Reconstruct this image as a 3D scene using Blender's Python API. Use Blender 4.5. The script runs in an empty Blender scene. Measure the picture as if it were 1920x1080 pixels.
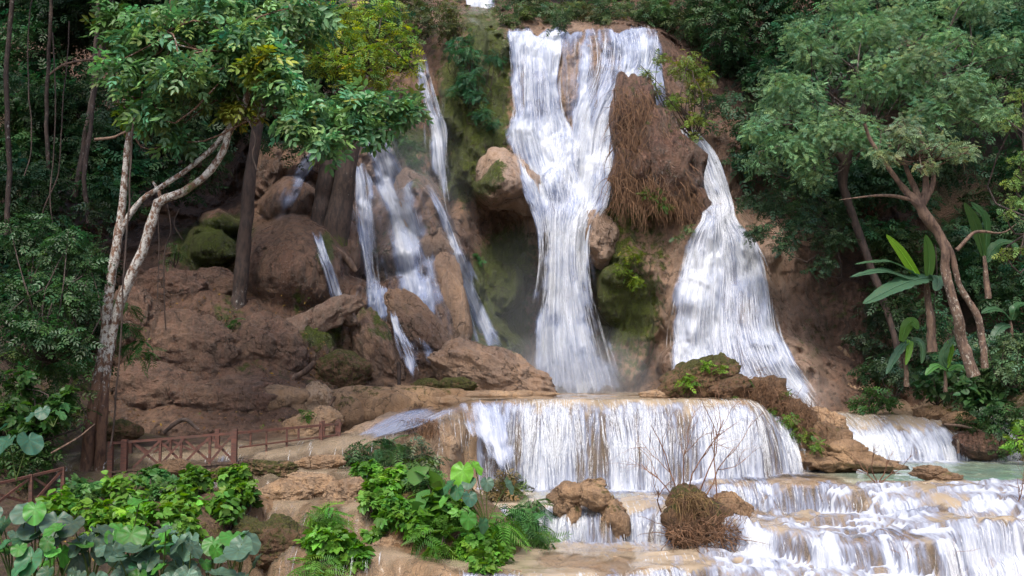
import bpy, bmesh, math, random
import numpy as np
S = bpy.context.scene
COL = S.collection
R = math.radians

# ------------------------------------------------------------------ camera
F, HY, ZC = 2059.0, 700.0, 4.0
PITCH = math.atan((HY - 540) / F)
cam_d = bpy.data.cameras.new('camera'); cam_d.lens = F / 1920 * 36; cam_d.sensor_width = 36
cam_d.clip_start = .1; cam_d.clip_end = 2000
cam = bpy.data.objects.new('camera', cam_d); COL.objects.link(cam)
cam.location = (0, 0, ZC); cam.rotation_euler = (R(90) + PITCH, 0, 0)
S.camera = cam
# ------------------------------------------------------------------ light
SUN_EL, SUN_AZ = R(57), R(196)          # azimuth measured from +Y clockwise: behind the camera, to the left
w = bpy.data.worlds.new('World'); S.world = w; w.use_nodes = True
nt = w.node_tree; bgn = nt.nodes['Background']
sky = nt.nodes.new('ShaderNodeTexSky'); sky.sky_type = 'NISHITA'; sky.sun_disc = False
sky.sun_elevation = SUN_EL; sky.sun_rotation = SUN_AZ; sky.dust_density = 3.5; sky.air_density = 1.0
nt.links.new(sky.outputs[0], bgn.inputs[0]); bgn.inputs[1].default_value = 0.15
sd = bpy.data.lights.new('sun', 'SUN'); sd.energy = 1.5; sd.angle = R(14); sd.color = (1, .95, .87)
sun = bpy.data.objects.new('sun', sd); COL.objects.link(sun)
_d = (math.sin(SUN_AZ) * math.cos(SUN_EL), math.cos(SUN_AZ) * math.cos(SUN_EL), math.sin(SUN_EL))
from mathutils import Vector
sun.rotation_euler = Vector(_d).to_track_quat('Z', 'Y').to_euler(); sun.location = (0, 0, 60)
S.view_settings.view_transform = 'Standard'; S.view_settings.look = 'None'
S.view_settings.exposure = 1.1; S.view_settings.gamma = 1
S.view_settings.use_curve_mapping = False
S.cycles.max_bounces = 6; S.cycles.transparent_max_bounces = 16
S.cycles.diffuse_bounces = 3; S.cycles.glossy_bounces = 2; S.cycles.transmission_bounces = 4
S.cycles.volume_bounces = 1
S.cycles.use_denoising = True

# ------------------------------------------------------------------ pixel -> world helpers
CA, SA = math.cos(PITCH), math.sin(PITCH)
def P(px, py, Y):
    px, py, Y = np.broadcast_arrays(np.asarray(px, float), np.asarray(py, float), np.asarray(Y, float))
    dy = (540 - py) / F
    t = Y / (CA - dy * SA)
    return np.stack([(px - 960) / F * t, Y, ZC + (SA + dy * CA) * t], -1)
def Pz(px, py, z):
    dy = (540 - py) / F
    t = (z - ZC) / (SA + dy * CA)
    return np.array([(px - 960) / F * t, t * (CA - dy * SA), z])

# ------------------------------------------------------------------ noise
def _h(ix, iy, iz):
    h = (ix * 73856093) ^ (iy * 19349663) ^ (iz * 83492791)
    h = (h ^ (h >> 13)) * 1274126177 & 0x7fffffff
    h = (h ^ (h >> 15)) * 668265263 & 0x7fffffff
    return (h & 0xffff) / 32767.5 - 1.0
def vnoise(p):
    p = np.asarray(p, float); i = np.floor(p).astype(np.int64); f = p - i
    u = f * f * f * (f * (f * 6 - 15) + 10)
    x, y, z = i[..., 0], i[..., 1], i[..., 2]
    ux, uy, uz = u[..., 0], u[..., 1], u[..., 2]
    r = 0
    for dx in (0, 1):
        for dy in (0, 1):
            for dz in (0, 1):
                wgt = (ux if dx else 1 - ux) * (uy if dy else 1 - uy) * (uz if dz else 1 - uz)
                r = r + wgt * _h(x + dx, y + dy, z + dz)
    return r
def fbm(p, o=4, g=.5):
    p = np.asarray(p, float); r = 0; a = 1.0; s = 0
    for k in range(o):
        r = r + a * vnoise(p * (2.03 ** k) + 17.3 * k); s += a; a *= g
    return r / s * 1.4
def ridge(p, o=4):
    p = np.asarray(p, float); r = 0; a = 1.0; s = 0
    for k in range(o):
        r = r + a * (1 - np.abs(vnoise(p * (2.03 ** k) + 9.1 * k)) * 2); s += a; a *= .5
    return r / s
def sst(a, b, x):
    t = np.clip((x - a) / (b - a), 0, 1); return t * t * (3 - 2 * t)
def v3(*a): return np.stack(np.broadcast_arrays(*[np.asarray(k, float) for k in a]), -1)

# ------------------------------------------------------------------ mesh building
class MB:
    def __init__(s): s.v = []; s.f = []; s.c = []; s.uv = []; s.n = 0
    def add(s, v, f, c=(1, 1, 1), uv=None):
        v = np.asarray(v, float).reshape(-1, 3); f = np.asarray(f, np.int64)
        s.v.append(v); s.f.append(f + s.n); s.n += len(v)
        s.c.append(np.broadcast_to(np.asarray(c, float), (len(v), 3)))
        s.uv.append(np.zeros((len(v), 3)) if uv is None else np.asarray(uv, float).reshape(-1, 3))
        return s
    def pts(s): return np.concatenate(s.v)
    def build(s, name, mat, parent=None, origin=None, smooth=True):
        v = np.concatenate(s.v); c = np.concatenate(s.c); uv = np.concatenate(s.uv)
        if parent is not None: origin = np.array(parent['_o'])
        elif origin is None:
            origin = np.array([v[:, 0].mean(), v[:, 1].mean(), v[:, 2].min()])
        origin = np.asarray(origin, float)
        v = v - origin
        me = bpy.data.meshes.new(name)
        me.vertices.add(len(v)); me.vertices.foreach_set('co', v.astype(np.float32).ravel())
        loops = np.concatenate([f.ravel() for f in s.f]); tot = np.concatenate([np.full(len(f), f.shape[1]) for f in s.f])
        st = np.concatenate([[0], np.cumsum(tot)[:-1]]).astype(int)
        me.loops.add(len(loops)); me.loops.foreach_set('vertex_index', loops.astype(np.int32))
        me.polygons.add(len(tot)); me.polygons.foreach_set('loop_start', st.astype(np.int32))
        me.polygons.foreach_set('use_smooth', np.full(len(tot), smooth))
        a = me.attributes.new('Col', 'FLOAT_COLOR', 'POINT')
        a.data.foreach_set('color', np.concatenate([c, np.ones((len(c), 1))], 1).astype(np.float32).ravel())
        if np.any(uv):
            b = me.attributes.new('flow', 'FLOAT_VECTOR', 'POINT'); b.data.foreach_set('vector', uv.astype(np.float32).ravel())
        me.update(calc_edges=True); me.materials.append(mat)
        o = bpy.data.objects.new(name, me); COL.objects.link(o)
        if parent is not None: o.parent = parent
        else: o.location = origin
        o['_o'] = list(origin)
        return o
def tag(o, label=None, cat=None, group=None, kind=None):
    if label: o['label'] = label
    if cat: o['category'] = cat
    if group: o['group'] = group
    if kind: o['kind'] = kind
    return o
def thing(name, loc, label, cat, group=None, kind=None):
    o = bpy.data.objects.new(name, None); COL.objects.link(o); o.location = [float(k) for k in loc]; o['_o'] = [float(k) for k in loc]
    o.empty_display_size = .2
    return tag(o, label, cat, group, kind)
def gridf(nr, nc):
    i = np.arange(nr * nc).reshape(nr, nc)
    return np.stack([i[:-1, :-1], i[:-1, 1:], i[1:, 1:], i[1:, :-1]], -1).reshape(-1, 4)
def smooth_path(p, n):
    """Catmull-Rom through p (k,d) -> (n,d)"""
    p = np.asarray(p, float); k = len(p)
    q = np.concatenate([[2 * p[0] - p[1]], p, [2 * p[-1] - p[-2]]])
    t = np.linspace(0, k - 1, n); i = np.minimum(t.astype(int), k - 2); u = (t - i)[:, None]
    a, b, c, d = q[i], q[i + 1], q[i + 2], q[i + 3]
    return .5 * (2 * b + (c - a) * u + (2 * a - 5 * b + 4 * c - d) * u ** 2 + (3 * b - a - 3 * c + d) * u ** 3)
def tube(mb, path, rad, seg=8, col=(1, 1, 1), wob=0.0, cap=True):
    path = np.asarray(path, float); n = len(path); rad = np.broadcast_to(np.asarray(rad, float), (n,))
    t = np.gradient(path, axis=0); t /= np.linalg.norm(t, axis=1)[:, None] + 1e-9
    ref = np.array([.31, .93, .2]) if abs(t[:, 1]).mean() < .8 else np.array([1., 0, 0])
    a = np.cross(t, ref); a /= np.linalg.norm(a, axis=1)[:, None] + 1e-9
    b = np.cross(t, a)
    th = np.linspace(0, 2 * np.pi, seg, endpoint=False)
    ring = a[:, None, :] * np.cos(th)[None, :, None] + b[:, None, :] * np.sin(th)[None, :, None]
    rr = rad[:, None] * np.ones(seg)
    if wob: rr = rr * (1 + wob * vnoise((path[:, None, :] + ring * .3) * 3.0 / max(.08, rad.max() * 4)))
    v = (path[:, None, :] + ring * rr[..., None]).reshape(-1, 3)
    i = np.arange(n * seg).reshape(n, seg)
    f = np.stack([i[:-1], np.roll(i, -1, 1)[:-1], np.roll(i, -1, 1)[1:], i[1:]], -1).reshape(-1, 4)
    mb.add(v, f, col)
    if cap:
        for r_, c_ in ((0, path[0]), (n - 1, path[-1])):
            ii = i[r_]
            vv = np.concatenate([v[ii], c_[None]]); k = np.arange(seg)
            mb.add(vv, np.stack([k, np.roll(k, -1), np.full(seg, seg)], -1), col)
def box(mb, a, b, w_, h_, col=(1, 1, 1), up=(0, 0, 1)):
    """a beam from a to b of section w_ x h_"""
    a = np.asarray(a, float); b = np.asarray(b, float); t = b - a; t /= np.linalg.norm(t)
    up = np.asarray(up, float); s = np.cross(t, up)
    if np.linalg.norm(s) < 1e-3: s = np.cross(t, (1, 0, 0))
    s /= np.linalg.norm(s); u = np.cross(s, t)
    v = []
    for e in (a, b):
        for sx, sy in ((-1, -1), (1, -1), (1, 1), (-1, 1)):
            v.append(e + s * sx * w_ / 2 + u * sy * h_ / 2)
    f = [[0, 1, 2, 3], [7, 6, 5, 4], [0, 4, 5, 1], [1, 5, 6, 2], [2, 6, 7, 3], [3, 7, 4, 0]]
    mb.add(v, f, col)

# ------------------------------------------------------------------ materials
def newmat(name):
    m = bpy.data.materials.new(name); m.use_nodes = True; nt = m.node_tree; nt.nodes.clear()
    return m, nt, nt.nodes, nt.links
class N:
    def __init__(s, nt): s.t = nt
    def __call__(s, typ, _out=0, **kw):
        n = s.t.nodes.new('ShaderNode' + typ)
        for k, v in kw.items():
            if k.startswith('p_'): setattr(n, k[2:], v); continue
            key = int(k[1:]) if k[0] == 'i' and k[1:].isdigit() else k.replace('_', ' ')
            if hasattr(v, 'is_output'): s.t.links.new(v, n.inputs[key])
            else: n.inputs[key].default_value = v
        s.last = n
        return n.outputs[_out] if len(n.outputs) else None
    def math(s, op, a, b=0.0, c=None, clamp=False):
        kw = dict(i0=a, i1=b)
        if c is not None: kw['i2'] = c
        return s('Math', p_operation=op, p_use_clamp=clamp, **kw)
    def ramp(s, x, a, b): return s('MapRange', p_clamp=True, p_interpolation_type='SMOOTHSTEP', i0=x, i1=a, i2=b, i3=0.0, i4=1.0)
    def mix(s, f, a, b):
        n = s.t.nodes.new('ShaderNodeMix'); n.data_type = 'RGBA'
        for k, v in ((0, f), (6, a), (7, b)):
            if hasattr(v, 'is_output'): s.t.links.new(v, n.inputs[k])
            elif k == 0: n.inputs[k].default_value = v
            else: n.inputs[k].default_value = (*v, 1) if len(v) == 3 else v
        return n.outputs[2]
    def noise(s, vec, sc, det=4, rough=.55, dist=0.0):
        return s('TexNoise', Vector=vec, Scale=sc, Detail=det, Roughness=rough, Distortion=dist)
    def scaled(s, vec, sc): return s('VectorMath', p_operation='MULTIPLY', i0=vec, i1=sc)
    def pos(s): return s('NewGeometry')
    def attr(s, name, out=0): return s('Attribute', out, p_attribute_name=name)

# rock: Col = (moss, brown, pale)
def rock_material(name, base, dark, brown, moss, pale, rough=.75, wet=0.0, bump=.6, sc=1.0):
    m, nt, nodes, links = newmat(name); g = N(nt)
    p = g.pos(); a = g.attr('Col'); sep = g.last
    sx = g('SeparateColor', i0=a); seps = g.last
    mo, br, pa = seps.outputs[0], seps.outputs[1], seps.outputs[2]
    n1 = g.noise(p, .55 * sc, 6, .62); n2 = g.noise(p, 3.2 * sc, 7, .68); n3 = g.noise(p, 14 * sc, 6, .7)
    drip = g.noise(g.scaled(p, (2.6, 2.6, .32)), 1.3 * sc, 6, .62, .5)
    fine = g.noise(g.scaled(p, (5, 5, .9)), 2.6 * sc, 5, .7, .3)
    c = g.mix(g.ramp(n1, .43, .57), base, dark)
    c = g.mix(g.math('MULTIPLY', g.ramp(drip, .5, .6), .75), c, [k * .8 for k in dark])
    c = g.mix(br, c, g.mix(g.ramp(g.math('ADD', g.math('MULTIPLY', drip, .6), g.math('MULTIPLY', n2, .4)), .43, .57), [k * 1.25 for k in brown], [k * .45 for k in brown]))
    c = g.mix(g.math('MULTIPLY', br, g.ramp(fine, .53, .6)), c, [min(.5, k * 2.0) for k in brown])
    c = g.mix(g.math('MULTIPLY', pa, g.ramp(drip, .25, .6)), c, pale)
    mm = g.ramp(g.math('ADD', mo, g.math('MULTIPLY', g.math('SUBTRACT', n2, .5), 1.5)), .36, .60)
    mosscol = g.mix(g.ramp(n3, .35, .65), moss, (moss[0] * .35, moss[1] * .35, moss[2] * .4))
    c = g.mix(mm, c, mosscol)
    c = g.mix(g.math('MULTIPLY', g.ramp(n3, .52, .64), .4), c, [k * .3 for k in dark])
    vor = g('TexVoronoi', p_feature='DISTANCE_TO_EDGE', Vector=g('VectorMath', p_operation='ADD', i0=g.scaled(p, (1, 1, .6)), i1=g.scaled(g('TexNoise', 1, Vector=p, Scale=1.2, Detail=4.0), (1.1, 1.1, 1.1))), Scale=.8 * sc)
    crack = g.math('MULTIPLY', g.math('SUBTRACT', 1.0, g.ramp(vor, .0, .03)), g.ramp(n2, .42, .55))
    c = g.mix(g.math('MULTIPLY', crack, .8), c, [k * .22 for k in dark])
    h = g.math('ADD', g.math('MULTIPLY', n2, .55), g.math('MULTIPLY', n3, .5))
    h = g.math('ADD', h, g.math('MULTIPLY', drip, .6)); h = g.math('ADD', h, g.math('MULTIPLY', fine, .35))
    h = g.math('SUBTRACT', h, g.math('MULTIPLY', crack, .22))
    b = g('Bump', Strength=bump, Distance=.3, Height=h)
    rg = g.math('SUBTRACT', rough, g.math('MULTIPLY', g.ramp(n1, .45, .6), wet), clamp=True)
    bs = g('BsdfPrincipled', Base_Color=c, Roughness=rg, Normal=b)
    g('OutputMaterial', Surface=bs)
    return m
M = {}
M['cliff'] = rock_material('cliff_rock', (.34, .21, .125), (.15, .092, .058), (.105, .056, .038), (.085, .11, .012), (.50, .36, .27), .42, .2, .9)
M['tan'] = rock_material('tan_travertine', (.50, .305, .16), (.31, .18, .09), (.075, .045, .03), (.15, .125, .02), (.62, .47, .34), .62, .25, .9, 1.5)
M['mossrock'] = rock_material('mossy_rock', (.27, .15, .07), (.13, .07, .035), (.12, .06, .03), (.12, .12, .016), (.45, .30, .18), .85, 0, 1.0, 2.0)

def white_water(name, su, sv, soft=.24, bump=.18, tint=(.66, .69, .74), amax=.97):
    """falling water: streaks along flow.y, coverage in Col.r"""
    m, nt, nodes, links = newmat(name); g = N(nt)
    fl = g.attr('flow', 1); a = g.attr('Col'); g('SeparateColor', i0=a); cov = g.last.outputs[0]
    A = g.noise(g.scaled(fl, (su, sv, 1)), 1.0, 7, .62, .12)
    B = g.noise(g.scaled(fl, (su * 3.1, sv * 2.2, 1)), 1.0, 5, .6, .08)
    C = g.noise(g.scaled(fl, (su * .3, sv * 1.6, 1)), 1.0, 5, .6, .6)
    v = g.math('ADD', g.math('MULTIPLY', A, .42), g.math('ADD', g.math('MULTIPLY', B, .26), g.math('MULTIPLY', C, .32)))
    v = g.math('ADD', v, g.math('MULTIPLY', g.math('SUBTRACT', cov, .5), .62))
    al = g.math('MULTIPLY', g.ramp(v, .5 - soft, .5 + soft * .8), amax)
    thick = g.ramp(v, .42, .70)
    col = g.mix(thick, (.34, .40, .57), tint)  # lilac shading of the sparser streaks is mixed into the water colour
    b = g('Bump', Strength=bump, Distance=.3, Height=v)
    df = g('BsdfDiffuse', Color=col, Normal=b)
    tr = g('BsdfTranslucent', Color=col)
    gl = g('BsdfGlossy', Color=(1, 1, 1, 1), Roughness=.35, Normal=b)
    s1 = g('MixShader', i0=.3, i1=df, i2=tr); s2 = g('MixShader', i0=.04, i1=s1, i2=gl)
    tp = g('BsdfTransparent')
    g('OutputMaterial', Surface=g('MixShader', i0=al, i1=tp, i2=s2))
    return m
M['fall'] = white_water('falling_water', 2.2, .24)
M['veil'] = white_water('water_veil', 3.2, .25, .36, .1, amax=.8)
M['fall_fine'] = white_water('thin_falling_water', 4.5, .3, .24)
def strand_material():
    m, nt, nodes, links = newmat('water_strands'); g = N(nt)
    fl = g.attr('flow', 1); a = g.attr('Col')
    g('SeparateXYZ', i0=fl); seps = g.last
    n = g.noise(g.scaled(fl, (1, 2.5, .2)), 1.0, 4, .6)
    df = g('BsdfDiffuse', Color=a); tr = g('BsdfTranslucent', Color=a)
    s1 = g('MixShader', i0=.35, i1=df, i2=tr)
    zz = seps.outputs[2]; prof = g.math('SUBTRACT', 1.0, g.math('MULTIPLY', zz, zz))
    al = g.math('MULTIPLY', g.math('MULTIPLY', g.ramp(n, .3, .65), prof), .6)
    g('OutputMaterial', Surface=g('MixShader', i0=al, i1=g('BsdfTransparent'), i2=s1))
    return m
M['strand'] = strand_material()
def stream_material():
    """stream running over terraces: Col = (foam, deep pool, thin)"""
    m, nt, nodes, links = newmat('stream_water'); g = N(nt)
    p = g.pos(); a = g.attr('Col'); g('SeparateColor', i0=a); fo, deep, thin = g.last.outputs
    A = g.noise(g.scaled(p, (3.6, .7, .5)), 1.0, 6, .55, .1)
    B = g.noise(g.scaled(p, (11, 1.6, .9)), 1.0, 5, .55, .1)
    C = g.noise(g.scaled(p, (.8, .8, .4)), 1.0, 3, .5)
    v = g.math('ADD', g.math('MULTIPLY', A, .46), g.math('ADD', g.math('MULTIPLY', B, .32), g.math('MULTIPLY', C, .22)))
    v2 = g.math('ADD', v, g.math('MULTIPLY', g.math('SUBTRACT', fo, .5), .5))
    f = g.ramp(v2, .37, .63)
    murk = g.mix(g.ramp(C, .35, .65), (.42, .33, .23), (.33, .26, .18))
    murk = g.mix(deep, murk, g.mix(g.ramp(C, .4, .6), (.13, .25, .20), (.19, .28, .21)))
    col = g.mix(g.ramp(v2, .46, .72), (.27, .32, .46), (.60, .62, .66))
    rip = g.noise(g.scaled(p, (3, 9, 1)), 1.0, 4, .6)
    hb = g.math('ADD', g.math('MULTIPLY', f, v), g.math('MULTIPLY', rip, .06))
    b = g('Bump', Strength=.4, Distance=.2, Height=hb)
    wat = g('BsdfPrincipled', Base_Color=murk, Roughness=.12, IOR=1.33, Normal=b)
    foam = g('BsdfDiffuse', Color=col, Normal=b)
    tr = g('BsdfTranslucent', Color=col); foam = g('MixShader', i0=.2, i1=foam, i2=tr)
    clear = g('MixShader', i0=g.math('MULTIPLY', thin, .85), i1=wat, i2=g('BsdfTransparent'))
    g('OutputMaterial', Surface=g('MixShader', i0=f, i1=clear, i2=foam))
    return m
M['stream'] = stream_material()
def soil_material():
    m, nt, nodes, links = newmat('forest_soil'); g = N(nt); p = g.pos()
    n1 = g.noise(p, 1.2, 6, .65); n2 = g.noise(p, 9, 6, .7)
    c = g.mix(g.ramp(n1, .4, .6), (.09, .055, .035), (.05, .045, .018))
    c = g.mix(g.ramp(n2, .5, .7), c, (.14, .08, .05))
    g('OutputMaterial', Surface=g('BsdfPrincipled', Base_Color=c, Roughness=.95, Normal=g('Bump', Strength=.9, Distance=.2, Height=n2)))
    return m
M['soil'] = soil_material()
# ------------------------------------------------------------------ cliff (depth over view directions, true metres)
CTRL = np.array([
 (940,62,56.5),(1000,66,56.3),(1080,62,56),(1160,56,56),(1230,70,56),(940,30,60),(1080,30,61),(1230,30,62),(1080,-60,75),(900,-60,72),
 (960,120,55.5),(1040,120,56.3),(1100,120,55.6),(1220,120,55.3),(970,220,55),(1060,220,56.2),(1120,220,55),(1200,200,54.5),
 (960,255,54.6),(1000,330,53),(1060,330,53.8),(1110,300,53.5),(1150,330,53),(1040,400,52),(1090,400,52.3),(1020,440,52),(1060,440,51.6),
 (1000,490,54.8),(1050,520,55.2),(1050,620,55.8),(1050,720,55.8),(1120,600,55.8),(950,420,56),(900,430,56),(920,520,54.6),(900,600,54.3),(960,620,55.5),(980,700,55.5),
 (870,60,56),(880,150,54.5),(900,250,54),(870,320,54.2),(860,390,55.2),(930,180,54.8),
 (840,60,57),(800,100,56.8),(820,200,56),(850,250,55.6),(800,250,55.2),(820,330,56.3),(840,390,56),(760,60,57.5),(700,0,58),(600,0,58),(500,0,58),(600,150,56),(480,200,54),
 (740,220,54),(700,250,52),(690,300,51),(720,350,50.3),(760,350,51),(770,400,49.8),(840,440,51.3),(850,500,50),(870,600,49.3),(870,660,48.2),(930,650,48.6),
 (650,300,52),(660,360,50.2),(680,400,49.5),(700,500,49.8),(700,550,48.8),(640,420,48.8),(750,500,49.2),(750,560,48.2),
 (560,300,50),(540,330,50),(510,400,49),(400,380,53),(440,360,53),(420,300,54),
 (480,420,47.5),(560,440,46.6),(620,460,46.8),(460,560,44.8),(540,580,43.6),(630,560,44.7),(650,600,44.2),(610,650,44.2),(700,600,45.4),(740,700,44),(700,720,43),(620,700,42.6),
 (300,480,46),(300,560,43.5),(400,600,42.5),(500,640,42),(300,700,40.5),(400,740,39.5),(500,720,40.5),(250,760,38.5),(400,800,37.5),(550,770,39.3),(150,700,40),(120,500,46),(60,400,50),(60,800,37),
 (800,560,46.6),(800,620,45.5),(830,700,44),(900,700,44.4),(960,720,44.3),(1000,740,44.5),(760,780,42),(600,800,39),
 (1130,420,52.8),(1200,420,51.5),(1230,480,51.5),(1150,520,52.4),(1180,600,51.9),(1190,680,51.7),(1150,720,53),(1240,640,52.8),(1245,700,53.4),(1230,560,51.6),
 (1170,160,53.7),(1200,250,52.6),(1250,300,52.1),(1200,340,51.4),(1290,380,52.2),(1230,170,54.4),
 (1280,250,54.6),(1310,300,53.6),(1340,380,52.5),(1370,300,54.2),(1400,350,54.8),(1350,410,51.9),(1300,440,51.4),(1400,460,51.6),(1280,520,51),(1350,520,50.3),(1430,520,51),
 (1270,620,50.3),(1340,620,49.2),(1430,620,49.4),(1260,700,50.2),(1350,720,47.5),(1450,700,47.5),(1420,640,48.4),(1530,750,46.6),(1500,680,48.3),
 (1480,520,51.8),(1560,560,51.6),(1560,650,50.6),(1600,720,49),(1650,600,52),(1700,400,54),(1600,300,56),(1450,400,54.5),(1450,250,57),(1350,150,58),(1300,60,60),(1500,0,62),(1700,100,60),(1700,720,48.5),(1600,780,47),
 (1150,800,52),(1350,820,47.5),(1000,830,44.5),(800,830,41.5),(600,840,38),(400,840,36.5),(200,840,36)], float)
_A = np.hypot(CTRL[:, None, 0] - CTRL[None, :, 0], CTRL[:, None, 1] - CTRL[None, :, 1])
_W = np.linalg.solve(np.block([[_A + np.eye(len(CTRL)) * -6, np.ones((len(CTRL), 1))], [np.ones((1, len(CTRL))), np.zeros((1, 1))]]), np.r_[CTRL[:, 2], 0])
# rounded travertine domes: px, py, rx, ry, tilt, rim depth, thickness
DOMES = [(950,335,54,56,0,54.2,3.4),(975,275,40,50,10,55,1.8),(545,515,122,112,8,47.4,4.4),(345,640,130,110,10,43.6,2.2),(470,640,100,70,25,43.8,1.8),(548,385,62,48,0,49.2,2.2),(585,310,52,62,10,50.6,2.2),(505,310,40,60,0,50.6,1.6),
 (392,468,56,42,0,46.9,2.0),(300,520,75,55,-8,46.2,1.9),(345,560,60,45,10,44.8,1.4),(420,420,36,20,0,48,1.4),(250,560,60,80,0,45,1.6),
 (795,400,46,80,-18,51.0,2.0),(830,490,40,60,-12,50.8,1.6),(690,320,36,60,-10,52,1.8),(720,290,30,70,-15,52.3,1.7),(755,480,46,50,0,50,1.4),(700,580,56,48,0,48.4,2.0),(745,560,40,40,0,48.2,1.4),
 (640,450,46,90,-20,48,1.6),(655,560,40,60,-25,46.4,1.7),(270,660,60,110,0,42,1.5),(560,660,70,60,-20,43.4,1.6),
 (1060,300,36,45,0,54.6,1.4),(1040,360,34,46,0,53.6,1.3),(1130,330,40,50,0,53.6,1.2),
 (1200,450,75,75,10,53,1.8),(1165,560,48,70,0,53,1.5),(1200,600,40,60,0,52.6,1.3),(1190,500,40,40,0,52.6,1.6),(1160,520,28,30,0,52.4,1.5),(1180,660,44,70,0,52.6,1.2),(1225,400,90,36,-20,52.4,1.2),
 (1345,500,80,110,0,52,1.6),(1320,600,70,90,0,50.9,1.6),(1400,600,70,80,0,50.4,1.4),(1440,690,66,70,0,49.3,2.0),(1500,720,60,55,20,48.6,1.6),(1300,690,60,60,0,50,1.5),(1440,470,32,60,-5,52.2,1.2),(1480,560,50,120,-8,52.4,1.3),
 (1370,330,26,60,-10,54.5,1.2),(1580,650,60,120,0,52,1.3),
 (850,200,30,90,-8,55.9,1.3),(905,290,40,60,0,55,1.3),(880,120,40,70,0,55.5,1.2),(930,100,34,40,0,56,1.2),(930,540,50,60,0,55.4,1.4),(905,620,40,70,-20,54.5,1.2)]
def paint(px, py, spots, base=0.0):
    r = np.full(px.shape, base, float)
    for (cx, cy, rx, ry, val) in spots:
        k = np.exp(-(((px - cx) / rx) ** 2 + ((py - cy) / ry) ** 2) ** 1.5)
        r = r * (1 - k) + val * k
    return r
def cliff_depth(px, py):
    px = np.asarray(px, float); py = np.asarray(py, float); shp = px.shape
    a = px.ravel(); b = py.ravel(); out = np.empty(a.size)
    for s in range(0, a.size, 40000):
        e = slice(s, s + 40000)
        r = np.hypot(a[e, None] - CTRL[None, :, 0], b[e, None] - CTRL[None, :, 1])
        out[e] = r @ _W[:-1] + _W[-1]
    pw = P(a, b, 50 + 0 * a)
    wob = v3(fbm(pw * .5, 4), fbm(pw * .5 + 31, 4), 0) * 13
    a2 = a + wob[:, 0]; b2 = b + wob[:, 1]
    for (cx, cy, rx, ry, rot, Y, th) in DOMES:
        c, s_ = math.cos(R(rot)), math.sin(R(rot)); dx = a2 - cx; dy = b2 - cy
        u = (dx * c + dy * s_) / rx; v = (-dx * s_ + dy * c) / ry
        q = 1 - (u * u + v * v)
        m = q > -.2
        d = np.where(m, Y - th * np.sqrt(np.clip(q, 0, 1)) + np.clip(-q, 0, 1) * 8, 1e3)
        k = .18                                # smooth minimum
        hh = np.clip(.5 + .5 * (out - d) / k, 0, 1)
        out = np.where(m, out * (1 - hh) + d * hh - k * hh * (1 - hh), out)
    pw = P(a, b, out)
    amp = 1 - np.clip(paint(a, b, [(420,640,260,150,.75),(545,500,120,110,.8),(950,335,60,60,.7),(1350,560,120,160,.4)]), 0, .8)
    out -= .8 * amp * fbm(pw * .35, 3) + .28 * amp * fbm(pw * np.array([1.6, 1.6, .4]) + 7, 4) + .30 * amp * (ridge(pw * .8 + 3, 5) - .4)
    out -= .2 * amp ** .5 * fbm(pw * np.array([3.6, 3.6, .55]), 4) + .10 * ridge(pw * np.array([2.6, 2.6, 1.6]) + 40, 3)
    return out.reshape(shp)
GX = np.arange(40, 1741, 3.0); GY = np.arange(-60, 841, 3.0)
gx, gy = np.meshgrid(GX, GY)
GD = cliff_depth(gx, gy)
def depth_at(px, py):
    px = np.asarray(px, float); py = np.asarray(py, float)
    u = np.clip((px - GX[0]) / 3, 0, len(GX) - 1.001); v = np.clip((py - GY[0]) / 3, 0, len(GY) - 1.001)
    i = u.astype(int); j = v.astype(int); fu = u - i; fv = v - j
    return (GD[j, i] * (1 - fu) + GD[j, i + 1] * fu) * (1 - fv) + (GD[j + 1, i] * (1 - fu) + GD[j + 1, i + 1] * fu) * fv
moss = paint(gx, gy, [(350,620,50,22,.5),(470,690,40,20,.45),(300,690,24,50,.55),(560,560,16,40,.5),(420,590,40,20,.4),(800,430,14,30,.4),(920,200,40,160,.75),(860,250,40,120,.6),(1120,430,30,50,.5),(960,480,60,70,.7),(700,650,60,30,.35),(560,700,80,40,.3),(880,60,70,70,.6),(880,160,60,110,.9),(900,290,45,80,.9),(860,330,40,60,.7),(930,120,30,60,.8),(920,560,70,90,.85),(960,620,40,80,.75),(900,650,40,60,.6),
  (1170,500,70,110,.85),(1180,600,60,90,.85),(1200,380,80,40,.7),(1215,470,60,70,.45),(1180,680,50,50,.45),(770,270,50,40,.8),(780,330,30,30,.6),(390,465,70,50,1),(430,425,50,25,.9),(430,560,30,60,.45),(610,470,18,40,.8),(600,620,45,35,.9),
  (700,470,50,60,.4),(1520,640,50,70,.35),(1560,560,60,80,.35),(640,690,40,40,.6),(340,700,30,60,.4),(490,480,40,30,.25),(830,60,50,60,.4),(1400,400,40,80,.3)], .06)
brown = paint(gx, gy, [(740,430,90,180,.6),(560,120,180,130,1),(200,300,260,260,1),(1620,300,160,260,1),(1000,0,420,45,.95),(1200,270,70,170,1),(1290,380,50,70,.9),(540,500,150,110,.75),(400,680,260,180,.8),(300,500,150,90,.85),(560,360,100,80,.55),(650,400,60,140,.85),(1560,620,130,170,.75),(1650,650,120,200,.9),(860,60,90,60,.8),(800,60,100,90,.8),  # first spot darkens rock by the left veils: wet stone plus painted shadow
  (700,330,40,60,.7),(780,420,50,90,.35),(760,640,80,80,.45),(920,460,80,80,.9),(1050,600,80,140,.8),(1240,690,40,60,.7),(400,360,100,80,1),(1400,330,40,90,.5),(1300,60,150,120,1),(1500,200,160,200,1),(840,200,40,90,.5)], .2)
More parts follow.
